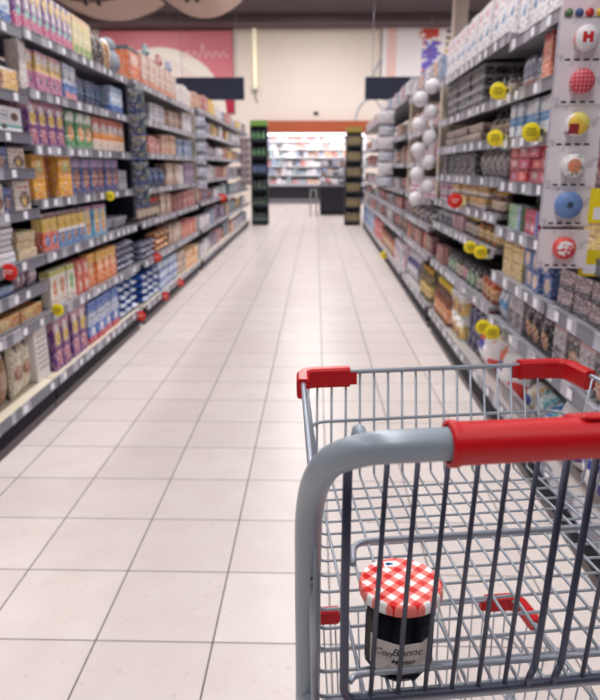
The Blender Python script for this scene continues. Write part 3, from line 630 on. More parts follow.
run('L', .186, 2.2, 2.66, 4, 'bag', 'nut_bag', 'clear bag of brown biscuits', 'brown_bag', .26, .08, inset=.07)
run('L', .186, 2.7, 2.93, 2, 'bag', 'nut_bag', 'clear cream-topped bag of brown biscuits', 'brown_bag', .3, .09, inset=.06)
run('L', .186, 2.96, 3.21, 2, 'pouch', 'biscuit_pouch', 'cream biscuit pouch with brown picture', 'cream_pouch', .29, .08, inset=.05)
run('L', .186, 3.225, 3.4, 1, 'carton', 'text_carton', 'tall white text-printed carton', 'white_text', .29, .09, inset=.05)
# ---- left, second unit
run('L', 1.925, 3.34, 4.12, 9, 'carton', 'cereal_carton', 'tall purple and white cereal carton', 'tall_pur', .225, .06, deep=2, jit=.003)
run('L', 1.925, 4.14, 4.5, 4, 'carton', 'cereal_carton', 'cream and green cereal carton', 'cream_green', .225, .06)
run('L', 1.925, 4.54, 4.78, 2, 'bag', 'coffee_bag', 'dark brown bag', 'dark_item', .2, .06)
run('L', 1.925, 4.79, 4.92, 1, 'bag', 'snack_bag', 'yellow and white standing bag', 'ora_choc', .21, .06)
run('L', 1.655, 3.34, 3.42, 1, 'carton', 'cereal_carton', 'white-sided cereal carton', 'white_box', .22, .07)
run('L', 1.655, 3.43, 3.9, 5, 'carton', 'cereal_carton', 'yellow and pink cereal carton', 'yel_pink', .2, .06)
run('L', 1.655, 3.92, 4.16, 2, 'carton', 'cereal_carton', 'blue and white cereal carton', 'blu_white', .2, .06)
run('L', 1.655, 4.2, 4.76, 5, 'carton', 'tea_carton', 'dark navy carton', 'navy_pack', .17, .08, inset=.07)
run('L', 1.655, 4.8, 5.1, 2, 'carton', 'tea_carton', 'pale blue carton', 'lblu_stack', .18, .08)
run('L', 1.39, 3.36, 3.86, 4, 'carton', 'biscuit_carton', 'purple and yellow biscuit carton', 'pur_yel', .225, .06, deep=2, jit=.003)
run('L', 1.39, 3.89, 4.36, 3, 'carton', 'biscuit_carton', 'green and orange biscuit carton', 'green_orange', .215, .06)
run('L', 1.39, 4.38, 5.1, 5, 'carton', 'biscuit_carton', 'white and orange biscuit carton', 'white_orange', .215, .06)
run('L', 1.125, 3.36, 3.52, 1, 'carton', 'pasta_carton', 'golden yellow carton, left of brown one', 'yellow', .225, .06)
run('L', 1.125, 3.54, 3.68, 1, 'carton', 'pasta_carton', 'amber brown carton', 'orange_brown', .225, .06, inset=.06)
run('L', 1.125, 3.69, 3.9, 1, 'carton', 'pasta_carton', 'golden yellow carton, right of brown one', 'yellow', .228, .06, inset=.01)
run('L', 1.125, 3.92, 4.88, 6, 'carton', 'biscuit_carton', 'violet and brown biscuit carton', 'pur_brn', .215, .06)
run('L', 1.125, 4.9, 5.12, 2, 'pack', 'snack_pack', 'grey snack pack', 'greys', .15, .06, vary=.12)
run('L', .85, 3.4, 3.62, 2, 'carton', 'bar_carton', 'red and yellow bar carton', 'yel_red', .2, .06)
run('L', .85, 3.63, 4.06, 4, 'carton', 'bar_carton', 'blue and yellow bar carton', 'yel_blu', .2, .06)
run('L', .85, 4.08, 4.52, 3, 'carton', 'bar_carton', 'pale blue and yellow bar carton', 'lblu_yel', .2, .06)
run('L', .85, 4.54, 5.1, 3, 'bowl', 'glass_bowl', 'grey glass bowl', 'greys', .08, stack=1)
run('L', .54, 3.44, 3.82, 3, 'carton', 'cracker_carton', 'white cracker carton with coloured oval', ['wht_org_oval', 'wht_org_oval', 'wht_grn_oval'], .2, .06)
run('L', .54, 3.84, 4.04, 2, 'box', 'cracker_box', 'red and cream cracker box', 'red_stack', .1, .08, stack=2)
run('L', .54, 4.06, 4.66, 4, 'carton', 'cracker_carton', 'orange and gold cracker carton', 'ora_yel', .21, .06)
run('L', .54, 4.69, 5.16, 4, 'brick', 'biscuit_pack', 'navy and white biscuit pack', 'navy_chk', .05, .1, stack=4)
run('L', .186, 3.43, 3.66, 2, 'carton', 'cereal_carton', 'purple cereal carton with yellow picture', 'pur_yel', .3, .09, deep=2, inset=.03, jit=.003)
run('L', .186, 3.7, 3.96, 2, 'carton', 'cereal_carton', 'deep purple and yellow cereal carton', 'pur_yel', .3, .1, deep=2, inset=.03, jit=.003)
run('L', .186, 3.99, 4.66, 4, 'carton', 'cereal_carton', 'bright blue cereal carton with red foot', 'blu_carton', .27, .09, deep=3, inset=.03, jit=.003)
run('L', .186, 4.69, 5.18, 3, 'brick', 'biscuit_pack', 'blue wrapped biscuit pack', 'blu_bagged', .06, .16, stack=5, deep=2)
# ---- left, third unit
run('L', 1.94, 5.36, 5.75, 1, 'carton', 'toy_box', 'orange and red framed box', 'orange_frame', .25, .1)
run('L', 1.94, 5.78, 7.2, 6, 'carton', 'gift_carton', 'tall beige and rose carton', 'beige_tall', .27, .08, vary=.12)
run('L', 1.94, 7.24, 8.1, 3, 'carton', 'soft_box', 'white soft-printed box', 'white_box', .22, .1, vary=.12)
run('L', 1.67, 6.0, 6.55, 4, 'pack', 'snack_pack', 'grey and white snack pack', 'greys', .18, vary=.12)
run('L', 1.67, 6.57, 7.5, 6, 'pack', 'snack_pack', 'brown snack pack', 'browns', .17, vary=.12)
run('L', 1.67, 7.52, 8.1, 3, 'pack', 'snack_pack', 'white snack pack', 'whites', .2, vary=.12)
run('L', 1.405, 5.38, 5.8, 2, 'carton', 'cookie_carton', 'yellow cookie carton', 'yellows', .18, vary=.12)
run('L', 1.405, 5.83, 6.35, 2, 'carton', 'cookie_carton', 'scarlet cookie carton', 'reds', .15, vary=.12)
run('L', 1.405, 6.38, 7.1, 4, 'carton', 'cookie_carton', 'tangerine cookie carton', 'oranges', .2, vary=.12)
run('L', 1.405, 7.15, 8.1, 3, 'carton', 'cookie_carton', 'pale blue cookie carton', 'blue_small', .2, vary=.12)
run('L', 1.115, 5.5, 6.5, 4, 'bag', 'snack_bag', 'deep blue snack bag', 'navy_pack', .17, .1)
run('L', 1.115, 6.53, 7.1, 3, 'carton', 'tea_carton', 'brown tea carton', 'brn_stack', .21)
run('L', 1.115, 7.13, 7.45, 2, 'carton', 'tea_carton', 'white tea carton', 'white_box', .2)
run('L', 1.115, 7.48, 8.1, 3, 'carton', 'tea_carton', 'purple tea carton', 'purples', .22)
run('L', .85, 5.38, 6.15, 5, 'jar', 'spread_jar', 'brown spread jar with pink lid', 'jar_brown', .17, lid='red_lid')
run('L', .85, 6.18, 6.6, 3, 'carton', 'cocoa_carton', 'tan cocoa carton', 'brn_stack', .21, vary=.12)
run('L', .85, 6.63, 7.3, 4, 'carton', 'cocoa_carton', 'dark red cocoa carton', 'dkred', .18, vary=.12)
run('L', .85, 7.33, 8.1, 3, 'carton', 'cocoa_carton', 'scarlet cocoa carton', 'reds', .2, vary=.12)
run('L', .53, 5.38, 5.9, 3, 'brick', 'biscuit_pack', 'navy biscuit pack', 'navy_chk', .05, .1, stack=3)
run('L', .53, 5.93, 6.5, 3, 'brick', 'biscuit_pack', 'orange and brown biscuit pack', 'ora_brn', .06, .12, stack=3)
run('L', .53, 6.53, 7.2, 5, 'carton', 'wafer_carton', 'beige and brown wafer carton', 'brn_stack', .2, vary=.12)
run('L', .53, 7.23, 8.1, 5, 'carton', 'wafer_carton', 'coral wafer carton', 'coral', .19, vary=.12)
run('L', .17, 5.36, 5.95, 3, 'brick', 'biscuit_pack', 'blue wrapped biscuit pack', 'blu_bagged', .06, .16, stack=4)
run('L', .17, 5.98, 6.8, 4, 'box', 'biscuit_box', 'pale blue biscuit box', 'lblu_stack', .085, .14, stack=3, deep=2)
run('L', .17, 6.83, 7.3, 3, 'box', 'biscuit_box', 'brown and beige biscuit box', 'brn_stack', .08, .14, stack=3)
run('L', .17, 7.33, 8.1, 3, 'box', 'biscuit_box', 'peach biscuit box', 'yel_box', .1, .16, stack=2)
# automatically stocked far units
def auto(side, y0, y1, zs, base, hs, seed, scale=1.0, pal=PAL, w0=.13):
    rnd = random.Random(seed)
    for i, z in enumerate(list(zs) + [base]):
        y = y0 + .02
        while y < y1 - .15:
            cname, ar = rnd.choice(pal); n = rnd.randint(2, 4); w = rnd.uniform(w0 * .62, w0 * 1.25)
            n = min(n, max(1, int((y1 - .02 - y) / w)))
            h = hs[i] * rnd.uniform(.72, 1)
            kd, nm = rnd.choice((('carton', 'carton'), ('carton', 'carton'), ('pouch', 'pouch'), ('pack', 'packet')))
            run(side, z, y, y + n * w, n, kd, nm, '%s %s' % (cname, nm), ar, h, .09, inset=rnd.uniform(.01, .07), vary=.22)
            y += n * w + rnd.choice((.01, .01, .01, .12))
auto('L', 8.33, 11.58, ZLD, .16, [.26, .2, .21, .21, .19, .22, .24], 3, w0=.17)
auto('L', 11.64, 14.95, ZLD, .16, [.24, .2, .21, .21, .19, .22, .24], 5, w0=.26)

# ---- right, nearest unit
run('R', 1.835, 2.02, 2.4, 4, 'carton', 'paper_carton', 'white paper carton', 'ice_white', .24, .08)
run('R', 1.41, 1.75, 2.4, 4, 'pack', 'snack_pack', 'grey and pink pack', 'grey_pink', .15, vary=.12)
run('R', 1.22, 1.7, 2.4, 5, 'bag', 'herb_bag', 'green and pink bag', ['grn_pk', 'pinks'], .15, .05)
run('R', 1.01, 1.7, 2.4, 4, 'carton', 'tea_carton', 'yellow carton', 'pale_yel', .15)
run('R', .79, 1.95, 2.4, 3, 'carton', 'mould_box', 'grey and pink box', 'grey_pink', .07, .14, stack=2)
run('R', .79, 1.66, 1.92, 2, 'carton', 'craft_box', 'white and pink box', 'white_pink', .17, .1)
run('R', .565, 1.6, 2.4, 6, 'carton', 'berry_pouch', 'black and tan pouch', ['blk_tan', 'grey_choc'], .17, .06)
run('R', .21, 1.0, 1.8, 3, 'bag', 'flour_bag', 'white bag with red and navy print', 'white_red_bag', .28, .18, inset=.012)
run('R', .21, 1.84, 2.4, 2, 'bag', 'flour_bag', 'white bag with red print', 'white_red_bag', .24, .18, inset=.012)
# ---- right, second unit
run('R', 1.835, 2.45, 3.25, 6, 'carton', 'paper_carton', 'white carton with blue print', 'ice_white', .27, .08, deep=1)
run('R', 1.61, 2.73, 2.84, 1, 'carton', 'tall_carton', 'tall coral carton', 'coral', .18, .07)
run('R', 1.61, 2.56, 2.7, 1, 'box', 'coral_box', 'short coral box', 'coral', .07, .1, stack=2)
run('R', 1.61, 2.88, 3.24, 6, 'pouch', 'gravy_pouch', 'grey pouch with orange foot', 'grey_orange', .15, .035, inset=.05)
run('R', 1.41, 2.62, 3.24, 6, 'carton', 'salt_carton', 'white carton with blue wave', 'blue_wave', .15, .06)
run('R', 1.22, 2.46, 3.2, 5, 'box', 'candy_box', 'pink or red candy box', ['redcandy', 'pinkcandy', 'rosecandy'], .05, .08, stack=3)
run('R', 1.01, 2.48, 2.92, 4, 'carton', 'candle_pack', 'red and lilac pack', 'red_blu', .1, .06)
run('R', 1.01, 2.95, 3.18, 2, 'carton', 'candle_pack', 'green and lilac pack', 'grn_pk', .11, .06)
run('R', 1.01, 2.6, 3.1, 3, 'pack', 'candle_pack', 'dark green pack behind the bright ones', 'dkgrn', .16, .06, inset=.12)
run('R', .79, 2.5, 2.84, 3, 'pack', 'snack_pack', 'blue and beige pack', 'blue_beige', .085, .07, stack=2, vary=.12)
run('R', .79, 2.88, 3.2, 2, 'carton', 'sugar_carton', 'pale yellow carton', 'pale_yel', .19, .08)
run('R', .565, 2.46, 2.8, 3, 'pouch', 'berry_pouch', 'black and tan pouch', 'blk_tan', .165, .06)
run('R', .565, 2.82, 3.05, 2, 'carton', 'berry_pouch', 'silver berry pouch', 'grey_choc', .18, .06)
run('R', .565, 3.08, 3.24, 2, 'pouch', 'salt_pouch', 'blue and white pouch', 'blue_wave', .15, .05)
run('R', .21, 2.45, 2.6, 1, 'bag', 'plastic_bag', 'bright blue plastic bag', 'blue_bag', .13, .16, inset=.07)
run('R', .21, 2.61, 2.74, 1, 'bag', 'plastic_bag', 'white and mint plastic bag', 'mint_bag', .13, .14, inset=.07)
run('R', .21, 2.75, 2.87, 1, 'bag', 'plastic_bag', 'white and yellow plastic bag', 'wht_yel_bag', .13, .14, inset=.07)
run('R', .21, 2.89, 3.24, 1, 'bag', 'flour_bag', 'broad white bag printed orange and blue', 'white_bag', .24, .2, inset=.02)
# ---- right, third unit
run('R', 1.88, 3.29, 5.08, 11, 'carton', 'paper_carton', 'white carton with blue print', 'ice_white', .25, .08, deep=1)
run('R', 1.61, 3.3, 3.75, 4, 'jar', 'spice_jar', 'small dark jar', 'jar_white', .1, lid='blk_lid')
run('R', 1.61, 3.85, 4.95, 3, 'tray', 'food_tray', 'black tray with grey rim', 'tray_black', .055, .26, stack=4)
run('R', 1.42, 3.3, 3.7, 4, 'bottle', 'sauce_bottle', 'dark sauce bottle', 'bot_dark', .14, lid='blk_lid')
run('R', 1.42, 3.8, 4.95, 3, 'tray', 'food_tray', 'beige food tray', 'tray_beige', .05, .24, stack=2)
run('R', 1.235, 3.3, 3.85, 4, 'pouch', 'rice_bag', 'light grey mottled bag', 'mott_grey', .15, .06)
run('R', 1.235, 3.9, 5.0, 5, 'pack', 'noodle_pack', 'black patterned pack', 'blk_pat', .15, vary=.12)
run('R', 1.06, 3.3, 3.55, 3, 'jar', 'honey_jar', 'brown jar with gold lid', 'jar_brown', .11, lid='gold_lid')
run('R', 1.06, 3.6, 4.55, 4, 'box', 'cake_box', 'wide cream and yellow box', 'wht_yel_wide', .062, .14, stack=2)
run('R', 1.06, 4.58, 5.05, 3, 'box', 'cake_box', 'white and pink wide box', 'pnk_wide', .06, .12, stack=2)
run('R', .89, 3.3, 3.75, 6, 'bottle', 'oil_bottle', 'olive green bottle', ['bot_green', 'bot_org'], .13, lid='blk_lid')
run('R', .89, 3.78, 4.15, 4, 'jar', 'mustard_jar', 'dark jar with yellow lid', 'jar_white', .12, lid='yel_lid')
run('R', .89, 4.18, 4.5, 3, 'carton', 'spice_carton', 'blush pink carton', 'pinks', .11, .06, vary=.12)
run('R', .89, 4.53, 5.08, 6, 'bottle', 'spice_bottle', 'small clear spice bottle', 'bot_grey', .12, lid='sil_lid')
run('R', .6, 3.3, 3.62, 3, 'jar', 'salsa_jar', 'orange salsa jar', 'jar_org', .14, lid='blk_lid')
run('R', .6, 3.65, 4.6, 8, 'jar', 'preserve_jar', 'dark jar with bright label', ['jar_white', 'jar_green', 'jar_green', 'jar_pink', 'jar_white'], .14, lid='blk_lid', deep=2)
run('R', .6, 4.63, 5.08, 4, 'carton', 'spice_carton', 'dark red carton', 'dkred', .13, .06, vary=.12)
run('R', .205, 3.28, 3.68, 1, 'bag', 'flour_bag', 'large white bag printed orange and blue', 'white_bag', .24, .2, inset=.02)
run('R', .205, 3.7, 4.02, 3, 'jar', 'coffee_jar', 'navy jar with red lid', 'navy_jar', .32, lid='red_lid', inset=.06)
run('R', .205, 4.05, 4.4, 2, 'tub', 'ice_cream_tub', 'white-lidded yellow tub', 'tub_yel', .15, stack=2, lid='wht_lid', inset=.01, deep=1)
run('R', .205, 4.44, 5.06, 6, 'bottle', 'honey_bottle', 'brown bottle with yellow cap', 'honey', .27, lid='yel_lid', deep=2, gap=.02, inset=.012)
# ---- right, fourth unit
run('R', 1.94, 5.3, 6.9, 8, 'carton', 'toy_carton', 'small mixed-colour carton', ['blue_small', 'oranges', 'greys', 'whites'], .17, vary=.12)
run('R', 1.6, 5.35, 6.85, 7, 'pack', 'snack_pack', 'rose and white pack', ['pinks', 'whites', 'browns'], .18, vary=.12)
run('R', 1.33, 5.35, 6.85, 7, 'pouch', 'snack_pouch', 'pale pink pouch', ['pinks', 'whites', 'white_pink'], .18, .06)
run('R', 1.04, 5.32, 6.85, 6, 'box', 'cake_box', 'flat pink box', 'pnk_wide', .055, .12, stack=3)
run('R', .83, 5.32, 6.85, 9, 'bottle', 'spice_bottle', 'grey spice bottle', ['bot_grey', 'bot_dark'], .13, lid='sil_lid')
run('R', .6, 5.32, 6.85, 9, 'carton', 'spice_carton', 'brown and red carton', ['dkred', 'browns', 'coral'], .15, .06, vary=.12)
run('R', .2, 5.32, 5.75, 5, 'bottle', 'syrup_bottle', 'olive bottle with gold cap', 'bot_green', .27, lid='gold_lid', deep=2, inset=.01)
run('R', .2, 5.8, 6.1, 2, 'bag', 'napkin_bag', 'black and white bag', 'blk_pat', .24, .08)
run('R', .2, 6.13, 6.85, 4, 'bag', 'sugar_bag', 'blue and white bag', 'wht_navy', .26, .1, inset=.03)
# ---- right, far units
run('R', 2.0, 7.1, 9.9, 14, 'carton', 'small_carton', 'grey and white carton', ['greys', 'whites', 'blue_small', 'pinks'], .17, vary=.12)
auto('R', 7.1, 9.95, ZR4[1:5], .6, [.2, .2, .15, .15, .17], 21, w0=.17, pal=[PAL[0], PAL[1], PAL[4], PAL[9], PAL[2], PAL[4]])
run('R', .2, 7.1, 8.0, 5, 'carton', 'glass_box', 'white and red box', ['white_pink', 'blue_face'], .27, .1)
run('R', .2, 8.05, 9.95, 10, 'jar', 'brown_jar', 'brown jar', ['jar_brown', 'jar_org'], .26, lid='blk_lid')
run('R', 2.0, 10.05, 14.6, 15, 'carton', 'small_carton', 'pale carton', ['greys', 'whites', 'pinks'], .17, vary=.12)
auto('R', 10.05, 14.65, ZR4[1:5], .6, [.2, .2, .15, .15, .17], 22, w0=.26, pal=[PAL[9], PAL[1], PAL[4], PAL[7], PAL[2], PAL[9]])
run('R', .2, 10.05, 11.4, 5, 'carton', 'red_box', 'red and white box', 'red_pack', .28, .1)
run('R', .2, 11.45, 14.6, 9, 'pack', 'water_pack', 'blue shrink-wrapped pack', 'blue_water', .34, .2, inset=.02)

# label everything that was stocked
def ordw(n):
    base = ['zeroth', 'first', 'second', 'third', 'fourth', 'fifth', 'sixth', 'seventh', 'eighth', 'ninth', 'tenth', 'eleventh', 'twelfth', 'thirteenth', 'fourteenth', 'fifteenth', 'sixteenth', 'seventeenth', 'eighteenth', 'nineteenth', 'twentieth']
    return base[n] if n <= 20 else 'twenty-' + base[n - 20]
def label_goods():
    G = {}
    for rec in REC: G.setdefault((rec[1], rec[2]), []).append(rec)
    for (ds, wh), L in G.items():
        L.sort(key=lambda q: q[3])
        for i, (o, _, _, y, desc, cat) in enumerate(L):
            if len(L) == 1: lb = '%s, %s' % (ds, wh)
            elif i == 0: lb = 'nearest %s, %s' % (ds, wh)
            else: lb = '%s nearest %s, %s' % (ordw(i + 1), ds, wh)
            o['label'] = lb; o['category'] = cat.split()[-1] if len(cat.split()) > 2 else cat
            o['group'] = '%ss, %s' % (desc, wh)

label_goods()

# ------------------------------------------------------------------ shelf talkers
M_ty = mat('talker_yellow', S(244, 222, 40), .4); M_tr = mat('talker_red', S(222, 44, 34), .4); M_ink = mat('print_ink', S(70, 66, 40), .5)
def talker(side, y, z, r_, col, lab, out=.05, flag=True, face=0.0, grp=None):
    p = spot(side, y, z, -out)
    root = empty('shelf_talker', p, face)
    M = Matrix.Rotation(PI / 2, 4, 'X')
    MB().lathe([(r_ * .97, -.001), (r_, 0), (r_, .002), (r_ * .97, .003)], 28, M=M).obj('disc', col, root)
    b = MB()
    if col is M_ty:
        for k, (a, w) in enumerate(((.3, .5), (0, .62), (-.3, .5))):
            b.box(-w * r_, w * r_, -.0042, -.0031, a * r_ - .04 * r_, a * r_ + .05 * r_)
        b.obj('printed_lines', M_ink, root)
    else:
        b.box(-.5 * r_, .5 * r_, -.0042, -.0031, .1 * r_, .22 * r_); b.box(-.4 * r_, .3 * r_, -.0042, -.0031, -.2 * r_, -.1 * r_); b.obj('printed_band', mat('talker_white', S(240, 224, 220), .4), root)
    s = 1 if side == 'R' else -1
    MB().box(min(s * r_ * .6, s * (out + .0)), max(s * r_ * .6, s * (out + .0)), .0035, .005, -.012, .012).obj('clip_arm', M_rail, root)
    if flag:
        MB().box(s * r_ * .75 - .022, s * r_ * .75 + .03, .0035, .005, -r_ * 1.0, r_ * .4).obj('price_card', mat('card_cream', S(244, 232, 160), .5), root)
    tag(root, lab, 'sign', grp)
gy = 'yellow round price markers on the right shelves'
talker('R', 3.223, 1.618, .038, M_ty, 'yellow round marker on right second shelf, beside the grey pouches', grp=gy)
talker('R', 3.212, 1.412, .038, M_ty, 'yellow round marker on right third shelf, below another yellow marker', grp=gy)
talker('R', 2.662, 1.411, .036, M_ty, 'yellow round marker above the pink candy boxes', grp=gy)
talker('R', 3.329, .867, .034, M_ty, 'yellow round marker on right sixth shelf, nearer of two', grp=gy)
talker('R', 3.575, .863, .034, M_ty, 'yellow round marker on right sixth shelf, farther of two', grp=gy)
talker('R', 2.987, .534, .036, M_ty, 'yellow round marker above the white bags, right one of the pair', grp=gy)
talker('R', 3.002, .555, .036, M_ty, 'yellow round marker above the white bags, left one of the pair', grp=gy, flag=False, out=.09)
talker('R', 8.82, .146, .05, M_ty, 'yellow round marker low on the far right base rail', grp=gy, out=.03)
talker('R', 4.072, 1.085, .045, M_tr, 'red round marker on right fifth shelf under the yellow boxes', grp='red round price markers')
for (y, z, w, h, lb) in ((1.98, 1.12, .07, .1, 'yellow price card on right fourth shelf rail beside the blue lid'), (2.16, 1.0, .06, .1, 'yellow price card on right fifth shelf rail behind the lowest carded lid'), (2.02, .955, .06, .08, 'tilted yellow and white price card at the right, just below the lids')):
    r = empty('price_sign', spot('R', y, z, -.028), 0)
    MB().box(-w / 2, w / 2, 0, .0015, 0, h).obj('card', M_ty, r)
    MB().box(-w * .3, w * .42, -.001, -.0003, h * .1, h * .45).obj('white_panel', M_tag, r)
    tag(r, lb, 'sign', 'yellow price cards near the strip of lids')
talker('L', 4.445, 1.096, .032, M_ty, 'yellow round marker on left fourth shelf, second unit', flag=False, out=.03, grp='yellow round price markers on the left')
talker('L', 3.363, .548, .034, M_ty, 'yellow round marker on left sixth shelf above purple cartons', flag=False, out=.03, grp='yellow round price markers on the left')
talker('L', 2.856, .83, .038, M_tr, 'red round marker below the stack of white flat boxes', flag=False, out=.03, grp='red round price markers')
talker('L', 5.02, .145, .04, M_tr, 'red round marker on left base rail, nearest of three', flag=False, out=.03, grp='red round price markers')
talker('L', 5.912, .133, .04, M_tr, 'red round marker on left base rail, middle of three', flag=False, out=.03, grp='red round price markers')
talker('L', 6.637, .135, .04, M_tr, 'red round marker on left base rail, farthest of three', flag=False, out=.03, grp='red round price markers')
talker('L', 5.687, .52, .04, M_tr, 'red round marker on left sixth shelf below orange biscuit packs', flag=False, out=.03, grp='red round price markers')
talker('L', 10.2, .84, .06, M_tr, 'red round marker on left fifth shelf, far fourth unit', flag=False, out=.03, grp='red round price markers')

# ------------------------------------------------------------------ hanging strips
M_card = mat('clear_card_white', S(226, 220, 226), .35)
t = NT(M_card, gen=False)
t.l.new(t.mix(t.m('GREATER_THAN', t.noise(30, 3), .6), S(230, 224, 230), S(204, 198, 208)), t.n['Principled BSDF'].inputs['Base Color'])
def strip_root(name, side, y, z0, z1, out, lab, w=.02, m=M_card):
    p = spot(side, y, 0, -out)
    r = empty(name, p)
    MB().box(-w / 2, w / 2, .012, .014, z0, z1).obj('strip_band', m, r)
    s = 1 if side == 'R' else -1
    MB().box(min(0, s * (out + .01)), max(0, s * (out + .01)), .010, .012, z1 - .03, z1 - .01).obj('hook_arm', M_rail, r)
    tag(r, lab, 'hanging strip'); return p
# strip of jar-lid shaped items on white cards
YS = 2.0
lidcols = [('red and white', [('e', .5, .5, .5, .5, W), ('r', .28, .44, .3, .72, RED), ('r', .56, .72, .3, .72, RED), ('r', .3, .7, .44, .6, RED)], S(222, 90, 84)),
           ('red gingham', None, S(206, 70, 84)),
           ('yellow and dark red', [('e', .5, .5, .44, .44, YEL), ('r', .1, .52, .1, .52, S(150, 40, 50)), ('d', .8, 1.15, S(240, 226, 120))], W),
           ('white and peach', [('e', .5, .5, .3, .3, S(226, 140, 110)), ('n', 8, .6, S(120, 150, 110))], W),
           ('blue woven', [('e', .5, .5, .12, .12, BLK), ('n', 30, .58, S(150, 176, 220))], S(96, 130, 190)),
           ('red and white flowered', [('e', .5, .5, .36, .36, W), ('n', 6, .54, S(216, 60, 66))], S(226, 96, 90))]
root_s = strip_root('clip_strip', 'R', YS, .99, 1.86, .122, 'long hanging strip that carries the six carded round lids', w=.13)
M_front = {}
for i, (cn, fe, bc) in enumerate(lidcols):
    zc = (1.624, 1.512, 1.397, 1.283, 1.171, 1.045)[i]
    r = empty('carded_lid', (root_s[0] + .0, root_s[1] - .002 - .003 * (i % 2), zc), -.06)
    b = MB(); b.box(-.07, .072, -.001, .001, -.062, .054, b=0); b.obj('backing_card', M_card, r)
    bl = MB(); bl.box(-.076, .066, .003, .0045, -.06, .05); bl.obj('plastic_sleeve', mat('sleeve_grey', S(206, 200, 210), .2), r)
    if fe is None:
        m = mat('gingham_small', bc, .5); t = NT(m)
        ck = t.m('MULTIPLY', t.m('GREATER_THAN', t.m('SINE', t.m('MULTIPLY', t.x, 38.0)), 0), t.m('GREATER_THAN', t.m('SINE', t.m('MULTIPLY', t.z, 38.0)), 0))
        t.l.new(t.mix(ck, bc, S(236, 150, 160)), t.n['Principled BSDF'].inputs['Base Color'])
    else:
        m = art('lid_print_%d' % i, bc, fe)
    Mx = Matrix.Rotation(PI / 2, 4, 'X')
    rr = .039 if i == 4 else .033
    MB().lathe([(rr * .96, .001), (rr, .004), (rr, .02), (rr * .93, .026), (rr * .3, .028), (.002, .028)], 30, M=Mx).obj('lid', m, r)
    cb = MB()
    for k in range(4): cb.box(-.05 + k * .026, -.035 + k * .026, -.0025, -.0011, -.056, -.051)
    cb.obj('printed_text', M_ink if False else mat('ink_dark', S(60, 56, 66), .5), r)
    tag(r, '%s round lid on white card, %s on right hanging strip' % (cn, ['topmost', 'second from top', 'third from top', 'fourth from top', 'fifth from top', 'lowest'][i]), 'carded lid', 'round lids carded on the right strip')
r = empty('strip_header', (root_s[0], root_s[1] - .003, 1.7), -.06)
MB().box(-.07, .072, -.001, .001, -.02, .15).obj('header_card', mat('header_pinkish', S(236, 214, 222), .4), r)
for k, c in enumerate(((90, 120, 80), (60, 80, 130), (200, 60, 60), (226, 190, 70), (214, 80, 50))):
    MB().lathe([(.0115, -.0), (.0115, .003)], 14, M=Matrix.Translation((-.052 + k * .028, -.001, -.01)) @ Matrix.Rotation(PI / 2, 4, 'X')).obj('coloured_dot', mat('dot_%d' % k, S(*c), .4), r)
tag(r, 'pinkish header card with a row of coloured dots above the carded lids', 'card')

def chain(side, y, z0, z1, n, kind, arts, w, out, lab_strip, desc, strip='hanging_strip', grp=None, name='strip_pack'):
    p = strip_root(strip, side, y, z0, z1, out, lab_strip)
    step = (z1 - z0 - .04) / n
    for i in range(n):
        z = z1 - .04 - (i + 1) * step
        m = A[arts[i % len(arts)]]
        if kind == 'ball':
            rr = w / 2; b = MB().lathe([(rr * math.sin(PI * k / 12) + .0004, rr - rr * math.cos(PI * k / 12)) for k in range(13)], 18)
            o = b.obj('white_ball', m); o.location = (p[0] + (-.052 if i % 2 else .03), p[1] - rr - .002, z)
        else:
            o = MB().pillow(w, .03, step * .94, nx=6, nz=6).obj(name, m); o.location = (p[0], p[1] - .034, z)
        pos = ['topmost', 'second from top', 'third from top', 'fourth from top', 'fifth from top', 'sixth from top', 'seventh from top', 'eighth from top', 'ninth from top', 'tenth from top'][i]
        if i == n - 1: pos = 'lowest'
        tag(o, '%s, %s' % (desc, pos), 'ball' if kind == 'ball' else 'packet', grp or desc)
A['yel_navy'] = art('yellow_navy_blister', S(44, 48, 92), [('n', 3.5, .56, S(120, 112, 66)), ('n', 6, .62, S(90, 130, 70)), ('z', 0, .16, S(60, 84, 150))])
A['wht_blk'] = art('white_black_blister', S(214, 214, 226), [('z', .84, 1, BLK), ('z', 0, .1, BLK), ('n', 6, .56, S(120, 130, 160))])
A['plum_b'] = art('plum_grey_blister', S(150, 128, 136), [('n', 6, .54, S(84, 62, 76))])
A['ballw'] = mat('frosted_ball', S(226, 222, 228), .5)
chain('L', 5.2, .98, 1.9, 5, 'pack', ['yel_navy'], .13, .06, 'hanging strip on the dark post, carrying yellow and navy packets', 'yellow and navy hanging packet beside the dark post')
chain('L', 8.15, 1.02, 1.93, 6, 'pack', ['wht_blk'], .13, .06, 'hanging strip on the left beige post, carrying white and black packets', 'white and black hanging packet by left beige post')
chain('L', 13.3, .95, 1.9, 7, 'pack', ['plum_b'], .2, .1, 'hanging strip near the green display, carrying plum packets', 'plum hanging packet on the far left strip')
chain('R', 5.12, 1.0, 1.92, 10, 'ball', ['ballw'], .108, .1, 'hanging strip on the right carrying white balls', 'white ball hanging on the right strip', grp='white balls on the right strip')
chain('R', 8.3, 1.05, 1.98, 6, 'pack', ['whites', 'wht_blk'], .2, .1, 'far right hanging strip carrying white packets', 'white hanging packet on the far right strip')

# plush toy and rolls on the left top shelf
o = item('plush_toy', 'plush', .2, .15, .25, A['toy_grey'], spot('L', 5.05, 1.925, .02), RZ_L); o.location.z = 1.924; tag(o, 'grey round plush toy on the left top shelf above dark post', 'toy')
